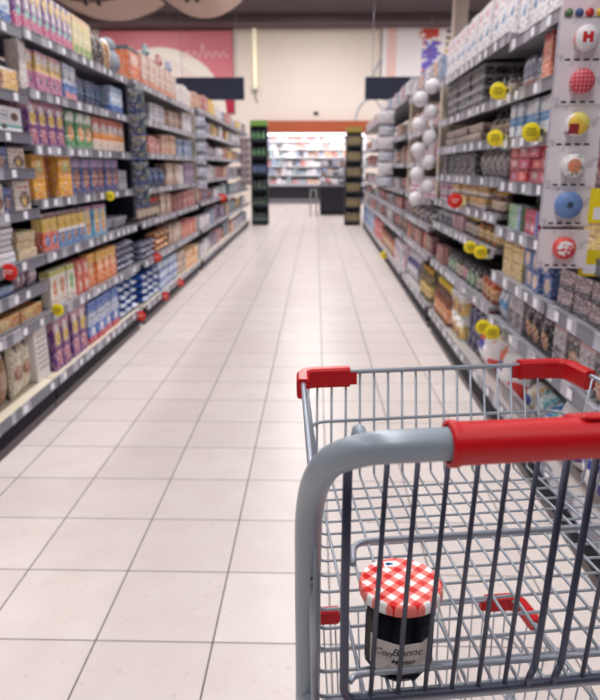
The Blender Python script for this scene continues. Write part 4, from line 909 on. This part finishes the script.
# toppers
for k, (y, c, nm) in enumerate(((6.1, A['teals'], 'teal'), (6.62, A['reds'], 'red'), (7.05, A['blue_small'], 'pale blue'))):
    o = item('gift_bow', 'plush', .17, .07, .1, c, spot('L', y, 2.207, .03), RZ_L)
    tag(o, '%s bow on top of the tall beige cartons on left top shelf' % nm, 'bow', 'bows on the beige cartons')

# wire fence of the base shelf, right
r = empty('wire_divider', spot('R', 3.02, .21, .028), RZ_R)
b = MB()
for k in range(27): b.tube([(k * .02, 0, -.004), (k * .02, 0, .085)], .0014, 5)
b.tube([(0, 0, .085), (.52, 0, .085)], .002, 6); b.tube([(0, 0, .04), (.52, 0, .04)], .0016, 5)
b.obj('wire_fence', mat('chrome_wire', S(196, 196, 204), .3, .6), r)
tag(r, 'low wire fence along the right base shelf in front of bags', 'divider')

# ------------------------------------------------------------------ end-of-aisle displays
M_dg = mat('display_dark_green', S(16, 26, 40), .6); M_lg = mat('display_top_green', S(112, 150, 66), .5)
def end_display(x0, x1, y, h, body, topm, arts, nm, lab, desc, kind):
    r = empty(nm, ((x0 + x1) / 2, y, 0)); hw = (x1 - x0) / 2; n = 6; th = (h - .14) / n
    MB().box(-hw, hw, .3, .33, 0, h).obj('back_board', body, r)
    for s in (-1, 1): MB().box(s * hw - (.012 if s > 0 else 0), s * hw + (.012 if s < 0 else 0), 0, .3, 0, h - .12).obj('side_board', body, r)
    for k in range(n):
        MB().box(-hw + .013, hw - .013, .0, .299, .03 + k * th, .05 + k * th).obj('tier', body, r)
        MB().box(-hw + .013, hw - .013, -.004, -.0005, .03 + k * th, .09 + k * th).obj('tier_lip', body, r)
    MB().box(-hw, hw, 0, .298, h - .118, h).obj('header', topm, r)
    tag(r, lab, 'display')
    for k in range(n):
        for i in range(3):
            w = (2 * hw - .05) / 3
            o = item(desc[0], kind, w * .94, w * .94, th - .09, A[arts[(k) % len(arts)]], ((x0 + x1) / 2 - hw + .025 + (i + .5) * w, y + .012, .0512 + k * th), 0, A['blk_lid'])
            tag(o, '%s, %s one on tier %s from the bottom' % (desc[1], ('left', 'middle', 'right')[i], ['one', 'two', 'three', 'four', 'five', 'six'][k]), desc[2], desc[1] + 's')
end_display(-1.475, -1.10, 15.25, 2.3, M_dg, M_lg, ['green_bot', 'green_bot', 'green_bot', 'navy_pack', 'dkgrn', 'dkgrn'], 'display_stand', 'tall dark green display stand at the far left aisle end', ('green_bottle', 'bottle on green display', 'bottle'), 'bottle')
end_display(.67, 1.03, 15.25, 2.16, mat('display_black', S(26, 26, 36), .5), mat('display_gold', S(150, 130, 60), .5), ['gold_pk'], 'display_stand', 'tall black and gold display stand at the far right aisle end', ('gold_carton', 'black and gold carton', 'carton'), 'carton')

# ------------------------------------------------------------------ cold cabinets beyond the aisle
M_wood = mat('header_wood', S(176, 88, 52), .5)
t = NT(M_wood, gen=False)
t.l.new(t.mix(t.noise(1.0, 4, sc3=(1.5, 1, 26)), S(188, 98, 60), S(150, 68, 42)), t.n['Principled BSDF'].inputs['Base Color'])
struct(MB().box(-2.05, 1.95, 24.85, 24.98, 2.52, 2.92).obj('trim_3', M_wood))
M_cab = mat('cabinet_white', S(236, 236, 240), .4); M_cabk = mat('cabinet_black', S(28, 26, 38), .35)
r = empty('dairy_cabinet', (-.075, 25.0, 0))
MB().box(-1.9, 1.9, .95, 1.0, 0, 2.55).obj('back_panel', M_cab, r)
for s in (-1, 1): MB().box(s * 1.9 - (.0 if s < 0 else .04), s * 1.9 + (.04 if s < 0 else 0), 0, .949, 0, 2.55).obj('side_panel', M_cab, r)
MB().box(-1.86, 1.86, 0.0, .949, 2.48, 2.54).obj('canopy', M_cab, r)
MB().box(-1.86, 1.86, -.3, .03, .0, .2).obj('kick_plate', mat('cab_kick', S(150, 146, 156), .4), r)
MB().box(-1.86, 1.86, -.42, .0, .202, .62, b=.02).obj('front_bumper', M_cabk, r)
MB().box(-1.86, 1.86, -.45, -.0, .63, .72, b=.01).obj('hand_rail', mat('cab_rail', S(170, 170, 184), .3), r)
MB().box(-1.86, 1.86, .03, .949, .55, .7).obj('deck', M_cab, r)
zc = [1.0, 1.32, 1.64, 1.94, 2.22]
for i, z in enumerate(zc):
    MB().box(-1.86, 1.86, .18 + .08 * i, .949, z, z + .03).obj('shelf', M_cab, r)
MB().tube([(-1.8, .12, 2.455), (1.8, .12, 2.455)], .018, 8).obj('glowing_tube', mat('tube_glow', W, .5, emit=(1, .98, .96, 1), estr=5), r)
tag(r, 'bright white refrigerated cabinet full of small packages beyond the aisle', 'cabinet')
rnd = random.Random(11); cnt = {}
pal2 = [('white', 'whites'), ('white', 'whites'), ('pale blue', 'blue_small'), ('grey', 'greys'), ('peach', 'oranges'), ('dark', 'blk_pat'), ('brown', 'browns'), ('white', 'white_box'), ('red', 'reds'), ('teal', 'teals')]
for i, z in enumerate([.67] + zc):
    x = -1.83
    prev = None
    while x < 1.65:
        w = rnd.choice((.12, .16, .2)); h = rnd.uniform(.13, .24)
        cn, ar = rnd.choice(pal2)
        zz = (.7005 if i == 0 else z + .0305)
        o = item('dairy_carton', 'pack', w, .12, h if i < 5 else min(h, .17), A[ar], (-.075 + x + w / 2, 25.0 + (.2 if i == 0 else .2 + .08 * (i - 1)), zz), 0)
        key = (cn, i); cnt[key] = cnt.get(key, 0) + 1
        sh = ['lowest', 'second lowest', 'third lowest', 'third highest', 'second highest', 'highest'][i]
        tag(o, '%s %s package from the left on the %s cabinet shelf' % (ordw(cnt[key]), cn, sh), 'package', '%s packages on the %s cabinet shelf' % (cn, sh))
        x += w + rnd.uniform(.012, .05)
r = empty('island_freezer', (.48, 18.7, 0))
MB().box(-.36, .36, 0, 1.6, .06, .78, b=.02).obj('body', M_cabk, r)
MB().box(-.33, .33, .04, 1.56, 0, .059).obj('plinth', M_black, r)
MB().box(-.38, .38, -.02, 1.62, .781, .83, b=.01).obj('top_rim', mat('rim_grey', S(140, 136, 150), .3), r)
for s in (-1, 1):
    for yy in (.05, 1.5): MB().tube([(s * .33, yy, .83), (s * .33, yy, 1.3)], .015, 6).obj('post', M_rail, r)
MB().box(-.37, .37, .0, .6, 1.3, 1.33).obj('upper_shelf', mat('rim_grey', S(140, 136, 150), .3), r)
MB().box(-.35, .35, .03, .9, 1.05, 1.07).obj('middle_shelf', mat('rim_grey', S(140, 136, 150), .3), r)
tag(r, 'dark island freezer with grey shelves beyond the aisle, right side', 'freezer')
for i, x in enumerate((-.26, -.09, .08, .25)):
    for k, (z, yy) in enumerate(((.8315, .1), (1.0715, .1), (1.3315, .1))):
        o = item('frozen_box', 'pack', .15, .14, .14 if k == 2 else .1, A[['greys', 'browns', 'whites', 'blk_pat'][(i + k) % 4]], (.48 + x, 18.7 + yy, z), 0)
        tag(o, 'small box on the %s level of the dark island freezer, %s' % (('lower', 'middle', 'top')[k], ('far left', 'centre left', 'centre right', 'far right')[i]), 'box', 'boxes on the island freezer')
r = empty('guard_rail', (-.08, 17.9, 0))
for x in (-.06, .09): MB().tube([(x, 0, 0), (x, 0, .72)], .018, 8).obj('post', mat('rail_grey', S(150, 150, 150), .3, .5), r)
MB().tube([(-.078, 0, .72), (.108, 0, .72)], .018, 8).obj('top_bar', mat('rail_grey', S(150, 150, 150), .3, .5), r)
tag(r, 'small grey metal guard rail in front of the cold cabinets', 'rail')

# ------------------------------------------------------------------ shopping cart
PHI = math.radians(7.8)
cart = empty('shopping_cart', (.274, .591, 0), PHI)
tag(cart, 'grey wire two-tier shopping cart with red handle grip and corner guards', 'shopping cart')
def fz(v): return .777           # upper basket floor
RT = .0127
# handle frame, one continuous tube
left = [(-.275, .06, .10), (-.280, .03, .45), (-.281, .005, .75), (-.283, -.008, .90), (-.284, -.03, .985), (-.278, -.075, 1.045), (-.255, -.105, 1.072), (-.215, -.116, 1.079), (-.12, -.116, 1.079)]
pts = smooth_path(left, 6)
right = [(-x, y, z) for x, y, z in reversed([tuple(p) for p in pts])]
MB().tube([tuple(p) for p in pts] + [(0, -.116, 1.079)] + right, RT, 20).obj('handle_frame', M_steel, cart)
# grip
b = MB(); pr = [(.0145, -.1925), (.0178, -.192), (.0182, -.188), (.0166, -.183), (.0163, -.1), (.0163, .1), (.0166, .183), (.0182, .188), (.0178, .192), (.0145, .1925)]
vs = []; n = 24
Mg = Matrix.Translation((0, -.116, 1.079)) @ Matrix.Rotation(PI / 2, 4, 'Y')
grip = b.lathe(pr, 28, M=Mg, cap=False).obj('handle_grip', M_red, cart)
b = MB(); b.box(-.09, .09, -.012, .024, .0125, .0175, b=.0035, M=Matrix.Translation((0, -.116, 1.079)) @ Matrix.Rotation(math.radians(-18), 4, 'X'))
b.obj('grip_panel', M_red, grip)
# upper basket
ZR = .947
def rimpt(z, k=1.0):
    """basket half widths at a level: (front half, front v, rear half)"""
    f = (z - .776) / (.947 - .776)
    return (.206 + .026 * f, .432 + .045 * f, .270 + .004 * f)
def loop(z, r=.03, zf=None):
    hf, vf_, hr = rimpt(z)
    c = [(-hr, -.0, z), (-hf, vf_, z), (hf, vf_ + .008, z), (hr, -.0, z)]
    if zf: c = [(x, y, zf(y)) for x, y, _ in c]
    return fillet(c, r)
rim = MB().tube(loop(ZR), .0040, 10).obj('basket_rim', M_wire, cart)
b = MB(); b.tube(loop(.868), .0030, 8)
wl = []
hf, vff, hr = rimpt(.857)
# front wires running down and along the floor
nW = 17
for i in range(nW):
    u = -.213 + i * .0246
    u_top = u * .98 + .003
    hb = .776
    fl = [(u_top, .4775 + .004, ZR), (u, .434, fz(.43)), (u * 1.08, -.035, fz(-.035))]
    b.tube(fillet(fl, .0045, 3), .0021, 6)
# cross wires
nC = 14
for i in range(nC):
    v = .395 - i * .0325
    f = (v) / .43
    hw = .272 - .066 * f
    z = fz(v) - .0036
    cw = [(-hw - .004 - .02 * f, v + .002, ZR), (-hw, v, z), (hw, v, z), (hw + .004 + .02 * f, v + .002, ZR)]
    b.tube(fillet(cw, .009, 3), .0021, 6)
b.tube([(-.272, -.034, fz(-.035) - .008), (.272, -.034, fz(-.035) - .004)], .0055, 10)
b.tube([(-.279, -.004, ZR), (-.279, -.036, fz(-.035))], .004, 8); b.tube([(.279, -.004, ZR), (.279, -.036, fz(-.035))], .004, 8)
b.obj('basket_wires', M_wire, cart)
# rear gate: heavy frame and upright bars
GV = -.046
gz0, gz1 = .786, 1.056
def gv(z): return GV - .012 * (z - .75) / .3
fr = [(-.256, gv(gz1), gz1), (-.255, gv(.9), .9), (-.253, gv(gz0), gz0), (.253, gv(gz0), gz0), (.255, gv(.9), .9), (.256, gv(gz1), gz1)]
g = MB(); g.tube(fillet(fr, .016, 5) , .0042, 10)
g.tube([(-.252, gv(gz1), gz1), (.252, gv(gz1), gz1)], .0035, 8)
gate = g.obj('rear_gate', M_gate, cart)
for i in range(17):
    u = -.222 + i * .0268
    th = .0034 if i in (6, 7) else .0024
    g = MB()
    if i in (6, 7):
        g.tube(fillet([(u, gv(1.05), 1.05), (u - .003, gv(.82), .808), (u - .011, gv(.81) - .006, .800), (u - .008, gv(.79), .786)], .006, 3), th, 8)
    else: g.tube([(u, gv(1.055), 1.055), (u - .005, gv(.786), .786)], th, 8)
    g.obj('gate_bar', M_gate, gate)
g = MB()
for z in (.934, .806):
    g.tube(fillet([(-.247, GV + .0, z + .0), (-.24, GV + .006 + (.003 if z < .85 else .03), z), (.24, GV + .006 + (.003 if z < .85 else .03), z), (.247, GV + .0, z)], .02, 4), .0032, 8)
g.obj('child_seat_frame', M_wire, cart)
for u in (-.246, .246):
    MB().tube(fillet([(u, gv(1.04), 1.04), (u, gv(1.06) - .004, 1.066), (u, gv(1.06) + .012, 1.066), (u, gv(1.04) + .014, 1.045)], .02, 5), .0055, 10).obj('gate_hinge', M_steel, cart)
# red corner guards
sec = [(-.008, -.024), (.008, -.024), (.010, -.020), (.010, .005), (.006, .009), (-.006, .009), (-.010, .005), (-.010, -.020)]
def guard(sgn, z, hf, vf_, hr, lf=.088, ls=.085, parent=cart):
    dirx = (hr - hf) / vf_
    c = [(-hf + lf, vf_, z), (-hf, vf_, z), (-hf - dirx * ls, vf_ - ls, z)]
    P = fillet(c, .024, 6)
    if sgn < 0: P = [Vector((-p.x, p.y, p.z)) for p in P][::-1]
    b = MB().sweep(P, sec)
    e = P[0] if sgn > 0 else P[-1]
    d = .012
    b.box(e.x - (0 if sgn > 0 else d), e.x + (d if sgn > 0 else 0), e.y - .006, e.y + .006, z - .021, z + .0)
    b.obj('corner_guard', M_red, parent)
hf, vf_, hr = rimpt(ZR)
guard(1, ZR, hf, vf_ + .002, hr, .08, .058); guard(-1, ZR, hf, vf_ + .006, hr, .085, .072)
# lower basket
LZ = .415
def lowloop(z, s): return fillet([(-.262 * s, .03, z), (-.222 * s, .557 - (1 - s) * .3, z), (.222 * s, .557 - (1 - s) * .3, z), (.262 * s, .03, z)], .03)
lb = MB(); lb.tube(lowloop(LZ, 1.0), .0040, 8); lb.tube(lowloop(.33, .97), .0028, 6); lb.tube(lowloop(.215, .93), .003, 6)
lb.tube([(-.262, .03, LZ), (.262, .03, LZ)], .004, 8); lb.tube([(-.244, .03, .215), (.244, .03, .215)], .004, 8)
for i in range(18):
    u = -.205 + i * .0241
    lb.tube(fillet([(u, .557, LZ), (u * .95, .535, .215), (u * 1.08, .03, .215), (u * 1.15, .03, LZ)], .012, 3), .0017, 6)
for i in range(14):
    v = .50 - i * .034; hw = .222 + .04 * (.557 - v) / .527
    lb.tube(fillet([(-hw, v, LZ), (-hw * .94, v, .212), (hw * .94, v, .212), (hw, v, LZ)], .012, 3), .0017, 6)
lb.obj('lower_basket', M_wire, cart)
guard(1, LZ, .224, .558, .262, .075, .08); guard(-1, LZ, .230, .558, .262, .07, .08)
for s in (-1, 1):
    MB().tube(fillet([(s * .276, .055, .14), (s * .262, .1, .15), (s * .235, .56, .16)], .03), .011, 10).obj('chassis_rail', M_steel, cart)
    MB().tube([(s * .281, .0, .752), (s * .2805, -.035, .756), (s * .262, -.05, .762)], .009, 10).obj('rear_bracket', M_steel, cart)
    MB().box(s * .256 - .012, s * .256 + .012, -.068, -.055, .75, .776, b=.003).obj('rear_buffer', M_red, cart)
    for (u, v) in ((s * .272, .075), (s * .232, .53)):
        w = empty('caster', (u, v, 0)); w.parent = cart
        Mw = Matrix.Translation((0, 0, .0505)) @ Matrix.Rotation(PI / 2, 4, 'Y')
        MB().lathe([(.046, -.012), (.05, -.009), (.05, .009), (.046, .012)], 24, M=Mw).obj('wheel', M_black, w)
        MB().box(-.018, -.0135, -.018, .018, .045, .125).box(.0135, .018, -.018, .018, .045, .125).box(-.018, .018, -.018, .018, .115, .15).obj('fork', M_steel, w)

# ------------------------------------------------------------------ jam jar in the cart
JX, JY = JARXY = (0.0, 0.0)
jv = .004; ju = -.187
jw = Matrix.Translation((.274, .591, 0)) @ Matrix.Rotation(PHI, 4, 'Z') @ Vector((ju, jv, 0))
jar = empty('jam_jar', (jw.x, jw.y, fz(jv) + .0024), math.radians(-6))
jar.rotation_euler = (0, 0, math.radians(-6)); jar.scale = (.968, .968, .968)
tag(jar, 'dark jam jar with red and white gingham lid standing in the shopping cart', 'jam jar')
RJ = .0372
prof = [(RJ * .78, 0), (RJ * .86, .002), (RJ * .97, .009), (RJ, .016), (RJ, .066), (RJ * .97, .074), (RJ * .93, .080), (RJ * .9, .086), (RJ * .9, .094)]
def facet(prof, n, name, m, rot=0.0):
    b = MB().lathe(prof, n, smooth=False, M=Matrix.Rotation(rot, 4, 'Z')); return b.obj(name, m, jar)
M_glass = mat('jar_glass', (1, 1, 1, 1), .03, trans=1.0, ior=1.18)
M_jam = mat('dark_jam', S(8, 9, 28), .9, spec=.0)
NF = 10; ROT = -PI / 2 + 0  # a flat facet faces the viewer
facet(prof, NF, 'glass_body', M_glass, rot=0)
facet([(max(.001, r_ - .0008), z + .0008 if k == 0 else z) for k, (r_, z) in enumerate(prof[:-1])], NF, 'jam', M_jam, rot=0)
# paper label wrapped around the front facets
M_lab = mat('label_paper', S(206, 198, 194), .6)
def wrap_pt(a, z, off):
    # point on the faceted surface at bearing a
    st = 2 * PI / NF; k = math.floor(a / st - .5) + 1.0   # facet centre index
    ac = k * st
    rr = RJ * math.cos(st / 2) / math.cos(a - ac) + off
    return (rr * math.cos(a), rr * math.sin(a), z)
st = 2 * PI / NF
# vertices lie at (i+.5)*st, so facet centres are at i*st
a0 = -PI / 2
cols = []
nst = 36
angs = [a0 + (-1.5 + 3.0 * i / nst) * st for i in range(nst + 1)]
vs = []
for a in angs:
    vs.append(wrap_pt(a, .0165, .0005)); vs.append(wrap_pt(a, .0165, .0011)); vs.append(wrap_pt(a, .052, .0005)); vs.append(wrap_pt(a, .052, .0011))
fs = []
for i in range(nst):
    o = i * 4; p = o + 4
    fs += [(o + 1, p + 1, p + 3, o + 3), (o, o + 2, p + 2, p), (o, p, p + 1, o + 1), (o + 2, o + 3, p + 3, p + 2)]
fs += [(0, 1, 3, 2), (nst * 4, nst * 4 + 2, nst * 4 + 3, nst * 4 + 1)]
label = MB().add(vs, fs).obj('paper_label', M_lab, jar)
M_tx = mat('label_ink', S(30, 28, 50), .5)
def text_mesh(body, size, x, z, shear=.25, space=1.0):
    cu = bpy.data.curves.new('lettering', 'FONT'); cu.body = body; cu.size = size; cu.shear = shear; cu.space_character = space
    cu.align_x = 'CENTER'; cu.resolution_u = 3; cu.offset = size * .012
    o = bpy.data.objects.new('tmp', cu); C.objects.link(o)
    dg = bpy.context.evaluated_depsgraph_get(); dg.update()
    me = bpy.data.meshes.new_from_object(o.evaluated_get(dg))
    C.objects.unlink(o); bpy.data.objects.remove(o)
    out = []
    for v in me.vertices:
        arc = x + v.co.x; a = a0 + arc / RJ
        out.append(wrap_pt(a, z + v.co.y, .00135))
    for v, p in zip(me.vertices, out): v.co = p
    me.materials.clear(); me.materials.append(M_tx); return me
for body, size, x, z, sh in (('Bonne', .0125, .008, .0385, .35), ('Con', .011, -.0175, .0355, .35), ('Maman', .0085, .004, .0285, .35), ('Confiture', .0055, -.002, .0215, .1)):
    o = bpy.data.objects.new('lettering', text_mesh(body, size, x, z, sh)); C.objects.link(o); o.parent = label
# gingham lid
M_gi = mat('gingham_lid', W, .42, spec=.25)
t = NT(M_gi, gen=False)
mp = t.n.new('ShaderNodeMapping'); mp.inputs['Rotation'].default_value = (0, 0, math.radians(38)); t.l.new(t.obj, mp.inputs[0])
sp = t.n.new('ShaderNodeSeparateXYZ'); t.l.new(mp.outputs[0], sp.inputs[0])
PER = .0162
sx = t.m('LESS_THAN', t.m('FRACT', t.m('ADD', t.m('DIVIDE', sp.outputs[0], PER), 10.2)), .5)
sy = t.m('LESS_THAN', t.m('FRACT', t.m('ADD', t.m('DIVIDE', sp.outputs[1], PER), 10.4)), .5)
sm = t.m('MULTIPLY', t.m('ADD', sx, sy), .5)
col = t.mix(t.m('GREATER_THAN', sm, .25), S(246, 242, 242), S(238, 112, 104))
wv = t.m('GREATER_THAN', t.m('SINE', t.m('MULTIPLY', t.m('ADD', sp.outputs[0], sp.outputs[1]), 5200.0)), 0)
col = t.mix(t.m('MULTIPLY', t.m('MULTIPLY', t.m('GREATER_THAN', sm, .25), wv), .35), col, S(242, 176, 170))
col = t.mix(t.m('GREATER_THAN', sm, .75), col, S(214, 22, 20))
t.l.new(col, t.n['Principled BSDF'].inputs['Base Color'])
RL = .0435
b = MB().lathe([(RL * .93, .0888), (RL * .99, .0890), (RL, .0905), (RL, .0955), (RL * .985, .0985), (RL * .95, .1005), (RL * .9, .1008), (RL * .87, .0998), (RL * .3, .0998), (.0008, .0998)], 48)
lid = b.obj('lid', M_gi, jar)
sk = MB(); sk.box(-.0125, -.0015, .026, .036, .0999, .1003, M=Matrix.Rotation(math.radians(10), 4, 'Z')); 
stk = sk.obj('sticker', mat('sticker_white', S(240, 240, 244), .4), lid)
sk = MB(); sk.lathe([(.0028, .1004), (.0028, .1006)], 8, c=(-.0135, .029)); sk.lathe([(.0018, .1004), (.0018, .1006)], 8, c=(-.0100, .0297)); sk.obj('sticker_print', mat('sticker_blue', S(30, 90, 140), .4), lid)

# ------------------------------------------------------------------ light
def area(name, loc, sx, sy, power, col=(1, .97, .95), rot=(0, 0, 0)):
    l = bpy.data.lights.new(name, 'AREA'); l.shape = 'RECTANGLE'; l.size = sx; l.size_y = sy; l.energy = power; l.color = col
    o = bpy.data.objects.new(name, l); C.objects.link(o); o.location = loc; o.rotation_euler = rot; return o
M_tube = mat('fixture_glow', W, .5, emit=(1, .97, .94, 1), estr=1.0)
nfx = 0
for xi, x in enumerate((-4.2, -.25, 3.7)):
    for k in range(6):
        y = -1.6 + k * 3.3
        r = empty('ceiling_light', (x, y, 5.35))
        MB().box(-.16, .16, -1.4, 1.4, .02, .1, b=.01).obj('housing', M_shelf, r)
        MB().box(-.14, .14, -1.38, 1.38, .0, .018).obj('diffuser', M_tube, r)
        for q in (-1, 1): MB().tube([(0, q * 1.1, .1), (0, q * 1.1, .897)], .008, 5).obj('hanger_rod', M_post, r)
        tag(r, 'long hanging fluorescent light fixture in the %s row, %s from the camera end' % (('left', 'middle', 'right')[xi], ordw(k + 1)), 'ceiling light', 'hanging light fixtures')
        area('tube_light', (x, y, 5.34), .26, 2.7, 120 if xi == 1 else 78)
for x in (-6, 0, 6):
    area('far_light', (x, 20.8, 6.2), 1.2, 3.0, 360)
area('cabinet_light', (-.075, 24.9, 2.46), 3.6, .1, 60, rot=(math.radians(25), 0, 0))
wd = bpy.data.worlds.new('world'); SC.world = wd; wd.use_nodes = True
wd.node_tree.nodes['Background'].inputs[0].default_value = (.5, .55, .9, 1); wd.node_tree.nodes['Background'].inputs[1].default_value = .06

# ------------------------------------------------------------------ camera
cd = bpy.data.cameras.new('camera'); cam = bpy.data.objects.new('camera', cd); C.objects.link(cam)
cd.sensor_fit = 'VERTICAL'; cd.sensor_height = 24.0; cd.lens = 650.0 / 700.0 * 24.0
cam.location = (0, 0, 1.277)
th = math.atan(182 / 650.0); yaw = math.atan(16 / 650.0 * math.cos(th))
cam.rotation_euler = (PI / 2 - th, 0, yaw)
cd.clip_start = .05; cd.clip_end = 100
cd.dof.use_dof = True; cd.dof.focus_distance = .8; cd.dof.aperture_fstop = (cd.lens * .001) / .005
SC.camera = cam
SC.view_settings.view_transform = 'Standard'; SC.view_settings.look = 'None'; SC.view_settings.gamma = 1.0
SC.view_settings.use_curve_mapping = False; SC.view_settings.exposure = -0.25
